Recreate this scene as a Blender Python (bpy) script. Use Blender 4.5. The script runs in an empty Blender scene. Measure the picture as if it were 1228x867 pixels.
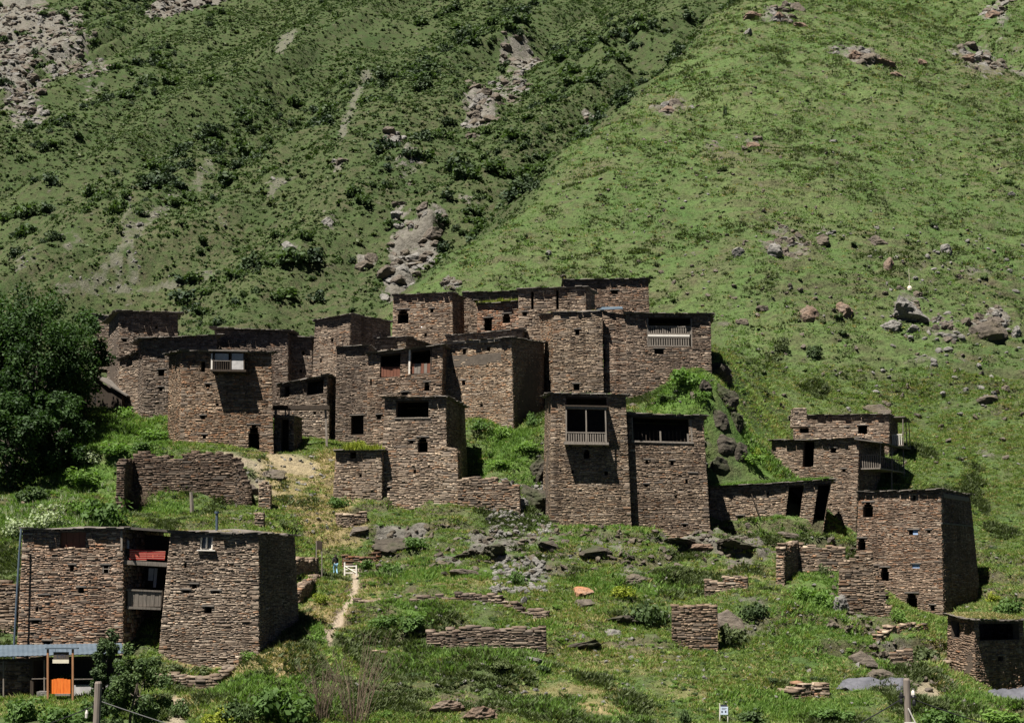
import bpy, bmesh, math, random
import numpy as np

# ------------------------------------------------------------------ camera, sky, sun, exposure
SC = bpy.context.scene
COL = SC.collection
W0, H0, FPX = 1228.0, 867.0, 1706.0
PITCH = math.radians(8.5)
cam_data = bpy.data.cameras.new('camera')
cam_data.sensor_width = 36.0
cam_data.lens = FPX / W0 * 36.0
cam_data.clip_start = 0.5
cam_data.clip_end = 4000.0
cam = bpy.data.objects.new('camera', cam_data)
cam.rotation_euler = (math.pi / 2 + PITCH, 0, 0)
COL.objects.link(cam)
SC.camera = cam

SUN_DIR = np.array([1.2, 1.38, -4.1])          # the way the light travels
SUN_DIR = SUN_DIR / np.linalg.norm(SUN_DIR)
sun_elev = math.asin(-SUN_DIR[2])
sun_az = math.atan2(-SUN_DIR[0], -SUN_DIR[1])   # clockwise from +Y
world = bpy.data.worlds.new('World')
SC.world = world
world.use_nodes = True
wn = world.node_tree
sky_node = wn.nodes.new('ShaderNodeTexSky')
sky_node.sky_type = 'NISHITA'
sky_node.sun_disc = False
sky_node.sun_elevation = sun_elev
sky_node.sun_rotation = sun_az
sky_node.altitude = 1800
sky_node.air_density = 0.1
sky_node.dust_density = 0.2
wn.links.new(sky_node.outputs[0], wn.nodes['Background'].inputs[0])
wn.nodes['Background'].inputs[1].default_value = 0.05
sun_data = bpy.data.lights.new('sun', 'SUN')
sun_data.energy = 5.0
sun_data.angle = math.radians(0.53)
sun_data.color = (1.0, 0.95, 0.87)
sun = bpy.data.objects.new('sun', sun_data)
sun.location = (-40, 20, 120)
from mathutils import Vector, Matrix
sun.rotation_euler = Vector(SUN_DIR).to_track_quat('-Z', 'Y').to_euler()
COL.objects.link(sun)
SC.view_settings.view_transform = 'Standard'
SC.view_settings.look = 'None'
SC.view_settings.exposure = 1.4
SC.view_settings.gamma = 1.0
SC.cycles.max_bounces = 5
SC.cycles.diffuse_bounces = 1
SC.cycles.transparent_max_bounces = 6

rng = np.random.default_rng(7)
random.seed(7)

# ------------------------------------------------------------------ pixels <-> world
cp, sp = math.cos(PITCH), math.sin(PITCH)
def P(px, py, Y):
    cx = (px - W0 / 2) / FPX; cy = (H0 / 2 - py) / FPX
    t = Y / (cp - cy * sp)
    return np.array([cx * t, Y, (sp + cy * cp) * t])
def proj(p):
    p = np.asarray(p, float)
    f = p[..., 1] * cp + p[..., 2] * sp
    u = -p[..., 1] * sp + p[..., 2] * cp
    return np.stack([W0 / 2 + FPX * p[..., 0] / f, H0 / 2 - FPX * u / f], -1)
def kx(px, py):
    return P(px, py, 1.0)[0]

# ------------------------------------------------------------------ noise
_tab = np.random.default_rng(3).random((256, 256))
def vnoise(x, y):
    xi = np.floor(x).astype(int); yi = np.floor(y).astype(int)
    fx = x - xi; fy = y - yi
    fx = fx * fx * (3 - 2 * fx); fy = fy * fy * (3 - 2 * fy)
    a = _tab[xi & 255, yi & 255]; b = _tab[(xi + 1) & 255, yi & 255]
    c = _tab[xi & 255, (yi + 1) & 255]; d = _tab[(xi + 1) & 255, (yi + 1) & 255]
    return (a * (1 - fx) + b * fx) * (1 - fy) + (c * (1 - fx) + d * fx) * fy
def fbm(x, y, o=4, g=0.5):
    s = 0; a = 1; t = 0
    for i in range(o):
        s = s + a * (vnoise(x * 2 ** i + 17.3 * i, y * 2 ** i + 9.1 * i) - 0.5); t += a; a *= g
    return s / t * 2
def sstep(a, b, x):
    t = np.clip((x - a) / (b - a), 0, 1)
    return t * t * (3 - 2 * t)

# ------------------------------------------------------------------ mesh helpers
def mesh_np(name, V, F, mat=None, attrs=None, smooth=False):
    V = np.asarray(V, np.float32).reshape(-1, 3); F = np.asarray(F, np.int32)
    me = bpy.data.meshes.new(name)
    k = F.shape[1]
    me.vertices.add(len(V)); me.vertices.foreach_set('co', V.ravel())
    me.loops.add(F.size); me.loops.foreach_set('vertex_index', F.ravel())
    me.polygons.add(len(F))
    me.polygons.foreach_set('loop_start', np.arange(0, F.size, k, dtype=np.int32))
    me.polygons.foreach_set('loop_total', np.full(len(F), k, np.int32))
    if smooth:
        me.polygons.foreach_set('use_smooth', np.ones(len(F), bool))
    for an, (dom, typ, data) in (attrs or {}).items():
        a = me.attributes.new(an, typ, dom)
        a.data.foreach_set('color' if typ == 'FLOAT_COLOR' else 'value', np.asarray(data, np.float32).ravel())
    me.update(calc_edges=True)
    if mat: me.materials.append(mat)
    return me
def link(name, data, parent=None, label=None, cat=None, group=None, kind=None):
    o = bpy.data.objects.new(name, data)
    COL.objects.link(o)
    if parent is not None: o.parent = parent
    if label: o['label'] = label
    if cat: o['category'] = cat
    if group: o['group'] = group
    if kind: o['kind'] = kind
    return o
BOXF = np.array([[0, 1, 2, 3], [7, 6, 5, 4], [4, 5, 1, 0], [5, 6, 2, 1], [6, 7, 3, 2], [7, 4, 0, 3]])
class MB:
    """collects boxes / tubes / polygons into one mesh"""
    def __init__(s): s.V = []; s.F = []; s.n = 0
    def add(s, V, F):
        V = np.asarray(V, float)
        s.V.append(V); s.F += [[i + s.n for i in f] for f in F]; s.n += len(V)
    def hexa(s, c8): s.add(c8, [[0, 3, 2, 1], [4, 5, 6, 7], [0, 1, 5, 4], [1, 2, 6, 5], [2, 3, 7, 6], [3, 0, 4, 7]])
    def box(s, a, b):
        a = np.minimum(a, b); b = np.maximum(a, b) if False else np.asarray(b, float)
        x0, y0, z0 = a; x1, y1, z1 = b
        s.hexa([(x0, y0, z0), (x1, y0, z0), (x1, y1, z0), (x0, y1, z0), (x0, y0, z1), (x1, y0, z1), (x1, y1, z1), (x0, y1, z1)])
    def tube(s, pts, rad, n=7):
        pts = [np.asarray(p, float) for p in pts]
        if not hasattr(rad, '__len__'): rad = [rad] * len(pts)
        V = []; F = []
        for i, p in enumerate(pts):
            d = pts[min(i + 1, len(pts) - 1)] - pts[max(i - 1, 0)]
            d = d / (np.linalg.norm(d) + 1e-9)
            a = np.cross(d, (0.3, 0.1, 1) if abs(d[2]) < 0.9 else (1, 0.2, 0)); a /= np.linalg.norm(a)
            b = np.cross(d, a)
            for k in range(n):
                t = 2 * math.pi * k / n
                V.append(p + rad[i] * (math.cos(t) * a + math.sin(t) * b))
        for i in range(len(pts) - 1):
            for k in range(n):
                F.append([i * n + k, i * n + (k + 1) % n, (i + 1) * n + (k + 1) % n, (i + 1) * n + k])
        F.append(list(range(n))[::-1]); F.append([(len(pts) - 1) * n + k for k in range(n)])
        s.add(V, F)
    def mesh(s, name, mat):
        me = bpy.data.meshes.new(name)
        me.from_pydata(np.concatenate(s.V).tolist(), [], s.F)
        me.materials.append(mat); me.update()
        return me
    def build(s, name, mat, parent=None, **kw):
        return link(name, s.mesh(name, mat), parent, **kw)
def thing(name, label, cat, loc=(0, 0, 0), group=None):
    o = link(name, None, None, label, cat, group)
    o.location = [float(v) for v in loc]
    o.empty_display_size = 0.3
    bpy.context.view_layer.update() if False else None
    return o
def own(child, parent):
    """parent, keeping the child's world coordinates (parent has only a location)"""
    child.parent = parent
    child.matrix_parent_inverse = Matrix.Translation(Vector(parent.location)).inverted()
    return child

# ------------------------------------------------------------------ materials
def new_mat(name):
    m = bpy.data.materials.new(name); m.use_nodes = True
    nt = m.node_tree
    return m, nt, nt.nodes['Principled BSDF']
def N(nt, t, **kw):
    n = nt.nodes.new(t)
    for k, v in kw.items():
        if k.startswith('i_'):
            key = k[2:]; key = int(key) if key.isdigit() else key.replace('_', ' ')
            n.inputs[key].default_value = v
        else: setattr(n, k, v)
    return n
def mixc(nt, fac, a, b, mode='MIX'):
    n = nt.nodes.new('ShaderNodeMix'); n.data_type = 'RGBA'; n.blend_type = mode
    for idx, v in ((0, fac), (6, a), (7, b)):
        if isinstance(v, bpy.types.NodeSocket): nt.links.new(v, n.inputs[idx])
        elif isinstance(v, (int, float)): n.inputs[idx].default_value = v
        else: n.inputs[idx].default_value = (*v, 1)
    return n.outputs[2]
def ramp(nt, src, stops):
    r = nt.nodes.new('ShaderNodeValToRGB')
    el = r.color_ramp.elements
    while len(el) < len(stops): el.new(0.5)
    for e, (p, c) in zip(el, stops):
        e.position = p; e.color = (*c, 1) if hasattr(c, '__len__') else (c, c, c, 1)
    nt.links.new(src, r.inputs[0])
    return r.outputs[0]
def noise(nt, scale, detail=4, rough=0.55, coord=None, vec_scale=None):
    n = N(nt, 'ShaderNodeTexNoise', i_Scale=scale, i_Detail=detail, i_Roughness=rough)
    if coord is not None:
        if vec_scale:
            mp = N(nt, 'ShaderNodeMapping'); mp.inputs['Scale'].default_value = vec_scale
            nt.links.new(coord, mp.inputs[0]); coord = mp.outputs[0]
        nt.links.new(coord, n.inputs['Vector'])
    return n.outputs[0]
def bump(nt, bsdf, h, strength, dist):
    b = N(nt, 'ShaderNodeBump', i_Strength=strength, i_Distance=dist)
    nt.links.new(h, b.inputs['Height']); nt.links.new(b.outputs[0], bsdf.inputs['Normal'])

def simple_mat(name, c1, c2, scale=3, rough=0.8, vs=None, bumps=0.15, bd=0.02, detail=5, use_obj=False):
    m, nt, b = new_mat(name)
    co = N(nt, 'ShaderNodeTexCoord').outputs['Object'] if use_obj else N(nt, 'ShaderNodeNewGeometry').outputs['Position']
    n = noise(nt, scale, detail, 0.6, co, vs)
    nt.links.new(mixc(nt, ramp(nt, n, [(0.3, 0), (0.7, 1)]), c1, c2), b.inputs['Base Color'])
    b.inputs['Roughness'].default_value = rough
    b.inputs['Specular IOR Level'].default_value = 0.25
    if bumps: bump(nt, b, n, bumps, bd)
    return m

def stone_mat():
    m, nt, b = new_mat('stone')
    geo = N(nt, 'ShaderNodeNewGeometry').outputs['Position']
    at = N(nt, 'ShaderNodeAttribute', attribute_name='tint')
    big = noise(nt, 0.35, 4, 0.6, geo)
    fine = noise(nt, 9, 5, 0.65, geo, (1, 1, 2.2))
    c = mixc(nt, 0.6, at.outputs['Color'], ramp(nt, fine, [(0.25, 0.45), (0.75, 1.5)]), 'MULTIPLY')
    # broad weathering: damp dark areas and pale lichen dusting
    c = mixc(nt, ramp(nt, big, [(0.42, 0.0), (0.62, 0.5)]), c, mixc(nt, 1.0, c, (0.62, 0.60, 0.60), 'MULTIPLY'))
    streak = noise(nt, 1.0, 4, 0.6, geo, (1.6, 1.6, 0.16))
    c = mixc(nt, ramp(nt, streak, [(0.50, 0.0), (0.68, 0.6)]), c, mixc(nt, 1.0, c, (0.42, 0.38, 0.36), 'MULTIPLY'))
    lich = noise(nt, 2.6, 6, 0.7, geo)
    c = mixc(nt, ramp(nt, lich, [(0.62, 0.0), (0.80, 0.35)]), c, (0.26, 0.22, 0.17))
    nt.links.new(c, b.inputs['Base Color'])
    b.inputs['Roughness'].default_value = 0.92
    b.inputs['Specular IOR Level'].default_value = 0.15
    bump(nt, b, fine, 0.35, 0.03)
    return m
M = {}
M['stone'] = stone_mat()
M['mortar'] = simple_mat('mortar', (0.060, 0.045, 0.034), (0.095, 0.072, 0.054), 2.0, 0.95)
M['slate'] = simple_mat('slate', (0.06, 0.055, 0.05), (0.15, 0.13, 0.11), 1.4, 0.8)
M['sod'] = simple_mat('sod', (0.07, 0.06, 0.035), (0.10, 0.12, 0.04), 1.2, 0.95, bumps=0.4, bd=0.08)
M['old_wood'] = simple_mat('old_wood', (0.095, 0.082, 0.068), (0.22, 0.19, 0.16), 3, 0.85, (6, 6, 0.5))
M['dark_wood'] = simple_mat('dark_wood', (0.020, 0.015, 0.011), (0.050, 0.036, 0.025), 3, 0.85, (6, 6, 0.6))  # dark timber, deepened so its colour carries the tree shade on the shed
M['red_wood'] = simple_mat('red_wood', (0.10, 0.035, 0.022), (0.17, 0.07, 0.04), 3, 0.75, (8, 8, 0.6))
M['post_wood'] = simple_mat('post_wood', (0.22, 0.10, 0.05), (0.34, 0.18, 0.09), 3, 0.7, (6, 6, 0.6))
M['white_wood'] = simple_mat('white_wood', (0.46, 0.43, 0.38), (0.66, 0.62, 0.56), 4, 0.7, (6, 6, 0.6))
M['pale_cloth'] = simple_mat('pale_cloth', (0.28, 0.27, 0.265), (0.44, 0.42, 0.41), 2, 0.85)
M['sheet_metal'] = simple_mat('sheet_metal', (0.05, 0.072, 0.095), (0.085, 0.11, 0.135), 0.8, 0.45)
M['plaster'] = simple_mat('plaster', (0.055, 0.045, 0.036), (0.10, 0.082, 0.064), 2.5, 0.95)
M['pole_wood'] = simple_mat('pole_wood', (0.11, 0.09, 0.075), (0.22, 0.185, 0.155), 4, 0.85, (7, 7, 0.4))
M['cable'] = simple_mat('cable', (0.012, 0.012, 0.013), (0.02, 0.02, 0.02), 5, 0.5, bumps=0)
M['board_blue'] = simple_mat('board_blue', (0.42, 0.50, 0.62), (0.55, 0.62, 0.72), 4, 0.5, bumps=0)
M['ink'] = simple_mat('ink', (0.03, 0.035, 0.05), (0.05, 0.05, 0.07), 4, 0.6, bumps=0)
M['cream'] = simple_mat('cream', (0.52, 0.47, 0.36), (0.62, 0.57, 0.45), 4, 0.7, bumps=0)
M['tarp'] = simple_mat('tarp', (0.045, 0.047, 0.055), (0.10, 0.10, 0.115), 1.3, 0.6, bumps=0.5, bd=0.12)
M['orange'] = simple_mat('orange', (0.55, 0.10, 0.012), (0.72, 0.19, 0.03), 3, 0.6, (5, 5, 0.7))
M['glass'] = simple_mat('glass', (0.03, 0.035, 0.04), (0.05, 0.06, 0.07), 2, 0.12, bumps=0)
M['blue_film'] = simple_mat('blue_film', (0.20, 0.30, 0.48), (0.28, 0.38, 0.55), 4, 0.4, bumps=0)
M['bark'] = simple_mat('bark', (0.05, 0.04, 0.03), (0.12, 0.10, 0.08), 6, 0.9, (3, 3, 0.8), 0.5, 0.04)
M['skin'] = simple_mat('skin', (0.42, 0.25, 0.17), (0.48, 0.29, 0.20), 8, 0.6, bumps=0)
M['black_cloth'] = simple_mat('black_cloth', (0.012, 0.011, 0.012), (0.025, 0.022, 0.022), 9, 0.9)
M['jeans'] = simple_mat('jeans', (0.18, 0.36, 0.50), (0.30, 0.50, 0.62), 6, 0.85)
M['hair'] = simple_mat('hair', (0.015, 0.010, 0.008), (0.03, 0.02, 0.015), 20, 0.6)
M['shoe'] = simple_mat('shoe', (0.5, 0.5, 0.5), (0.6, 0.6, 0.6), 20, 0.6)
def carpet():
    m, nt, b = new_mat('carpet')
    co = N(nt, 'ShaderNodeNewGeometry').outputs['Position']
    v = N(nt, 'ShaderNodeTexVoronoi', i_Scale=5.0); v.distance = 'MANHATTAN'
    nt.links.new(co, v.inputs['Vector'])
    w = N(nt, 'ShaderNodeTexWave', i_Scale=2.2, i_Distortion=0.4); w.bands_direction = 'Z'
    nt.links.new(co, w.inputs['Vector'])
    c = mixc(nt, ramp(nt, v.outputs['Distance'], [(0.28, 0), (0.32, 1)]), (0.62, 0.10, 0.05), (0.28, 0.014, 0.012))
    c = mixc(nt, ramp(nt, w.outputs[0], [(0.86, 0), (0.93, 0.7)]), c, (0.60, 0.42, 0.30))
    nt.links.new(c, b.inputs['Base Color']); b.inputs['Roughness'].default_value = 0.95
    return m
M['carpet'] = carpet()

def leaf_mat(name, c1, c2, transl=0.35, rnd=0.5):
    """foliage: colour varies from plant to plant and from leaf to leaf"""
    m, nt, b = new_mat(name)
    oi = N(nt, 'ShaderNodeObjectInfo').outputs['Random']
    at = N(nt, 'ShaderNodeAttribute', attribute_name='leaf').outputs['Fac']
    mx = N(nt, 'ShaderNodeMath', operation='MULTIPLY_ADD')
    nt.links.new(oi, mx.inputs[0]); mx.inputs[1].default_value = rnd
    mm = N(nt, 'ShaderNodeMath', operation='MULTIPLY'); nt.links.new(at, mm.inputs[0]); mm.inputs[1].default_value = 1 - rnd
    nt.links.new(mm.outputs[0], mx.inputs[2])
    c = mixc(nt, mx.outputs[0], c1, c2)
    nt.links.new(c, b.inputs['Base Color'])
    b.inputs['Roughness'].default_value = 0.65; b.inputs['Specular IOR Level'].default_value = 0.2
    tr = N(nt, 'ShaderNodeBsdfTranslucent'); nt.links.new(mixc(nt, 1.0, c, (1.1, 1.25, 0.6), 'MULTIPLY'), tr.inputs[0])
    ms = N(nt, 'ShaderNodeMixShader'); ms.inputs[0].default_value = transl
    nt.links.new(b.outputs[0], ms.inputs[1]); nt.links.new(tr.outputs[0], ms.inputs[2])
    nt.links.new(ms.outputs[0], nt.nodes['Material Output'].inputs[0])
    return m
M['tree_leaf'] = leaf_mat('tree_leaf', (0.009, 0.024, 0.007), (0.046, 0.092, 0.020), 0.28, 0.1)
M['bush_leaf'] = leaf_mat('bush_leaf', (0.028, 0.048, 0.020), (0.075, 0.115, 0.038), 0.3)
M['shrub_leaf'] = leaf_mat('shrub_leaf', (0.045, 0.085, 0.022), (0.10, 0.17, 0.045), 0.35)
M['conifer_leaf'] = leaf_mat('conifer_leaf', (0.018, 0.035, 0.018), (0.05, 0.075, 0.032), 0.15)
M['grass_green'] = leaf_mat('grass_green', (0.066, 0.130, 0.032), (0.152, 0.222, 0.066), 0.35)
M['grass_lush'] = leaf_mat('grass_lush', (0.070, 0.140, 0.028), (0.165, 0.260, 0.060), 0.4)
M['grass_dry'] = leaf_mat('grass_dry', (0.17, 0.155, 0.065), (0.36, 0.30, 0.14), 0.3)
M['grass_near'] = leaf_mat('grass_near', (0.095, 0.162, 0.036), (0.215, 0.275, 0.078), 0.35)
M['heath'] = leaf_mat('heath', (0.048, 0.066, 0.026), (0.095, 0.118, 0.046), 0.25)
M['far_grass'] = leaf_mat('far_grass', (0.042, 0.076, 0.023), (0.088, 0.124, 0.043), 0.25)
M['yellow_herb'] = leaf_mat('yellow_herb', (0.11, 0.16, 0.022), (0.26, 0.28, 0.035), 0.35)
M['white_flower'] = leaf_mat('white_flower', (0.20, 0.26, 0.12), (0.42, 0.45, 0.33), 0.3)
M['twig'] = simple_mat('twig', (0.09, 0.065, 0.045), (0.16, 0.12, 0.085), 6, 0.85, bumps=0)
def rock_mat(name, a, b_, c):
    m, nt, b = new_mat(name)
    co = N(nt, 'ShaderNodeTexCoord').outputs['Object']
    geo = N(nt, 'ShaderNodeNewGeometry').outputs['Position']
    n = noise(nt, 1.6, 7, 0.7, geo, (1, 1, 2.5)); n2 = noise(nt, 0.5, 3, 0.5, geo)
    col = mixc(nt, ramp(nt, n, [(0.3, 0), (0.7, 1)]), a, b_)
    col = mixc(nt, ramp(nt, n2, [(0.45, 0), (0.7, 0.8)]), col, c)
    nt.links.new(col, b.inputs['Base Color']); b.inputs['Roughness'].default_value = 0.9
    b.inputs['Specular IOR Level'].default_value = 0.2
    bump(nt, b, n, 1.0, 0.3)
    return m
M['rock'] = rock_mat('rock', (0.042, 0.035, 0.029), (0.150, 0.126, 0.102), (0.09, 0.075, 0.05))
M['rock_dark_shade'] = rock_mat('rock_dark_shade', (0.022, 0.019, 0.015), (0.085, 0.072, 0.056), (0.036, 0.046, 0.018))  # mossy rock made near black; the crag's shade is put into its colour
M['rock_pale'] = rock_mat('rock_pale', (0.055, 0.053, 0.049), (0.245, 0.232, 0.212), (0.12, 0.113, 0.10))
M['rock_red'] = rock_mat('rock_red', (0.085, 0.058, 0.042), (0.21, 0.145, 0.105), (0.15, 0.12, 0.095))
M['rock_rust'] = rock_mat('rock_rust', (0.20, 0.075, 0.03), (0.36, 0.17, 0.08), (0.24, 0.19, 0.15))

# ------------------------------------------------------------------ the houses: visible wall edges (top x,y, bottom x,y, distance), in photo pixels
def corners(E, depth=7.0, batter=0.025):
    """-> tops, bottoms of the four footprint corners in order of the visible faces"""
    E = [list(e) for e in E]
    if len(E) == 3:
        for a, b, c in ((0, 1, 2), (2, 1, 0)):
            if E[a][4] is None:      # square the front to the side that is given
                B = P(E[b][2], E[b][3], E[b][4]); Cc = P(E[c][2], E[c][3], E[c][4])
                d = (Cc - B)[:2]
                E[a][4] = float(B[:2] @ d / (kx(E[a][2], E[a][3]) * d[0] + d[1]))
    bot = [P(e[2], e[3], e[4]) for e in E]
    top = []
    for e, b in zip(E, bot):
        t = P(e[0], e[1], e[4]); h = max(t[2] - b[2], 1)
        top.append(P(e[0], e[1], e[4] + batter * h))
    if len(E) == 3:
        top.append(top[0] + top[2] - top[1]); bot.append(bot[0] + bot[2] - bot[1])
    else:
        d = (bot[1] - bot[0]); d = np.array([-d[1], d[0], 0]); d = d / np.linalg.norm(d) * depth
        bot += [bot[1] + d, bot[0] + d]
        d2 = d * (depth - 2 * batter * 3) / depth
        top += [top[1] + d2, top[0] + d2]
    return top, bot

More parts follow.
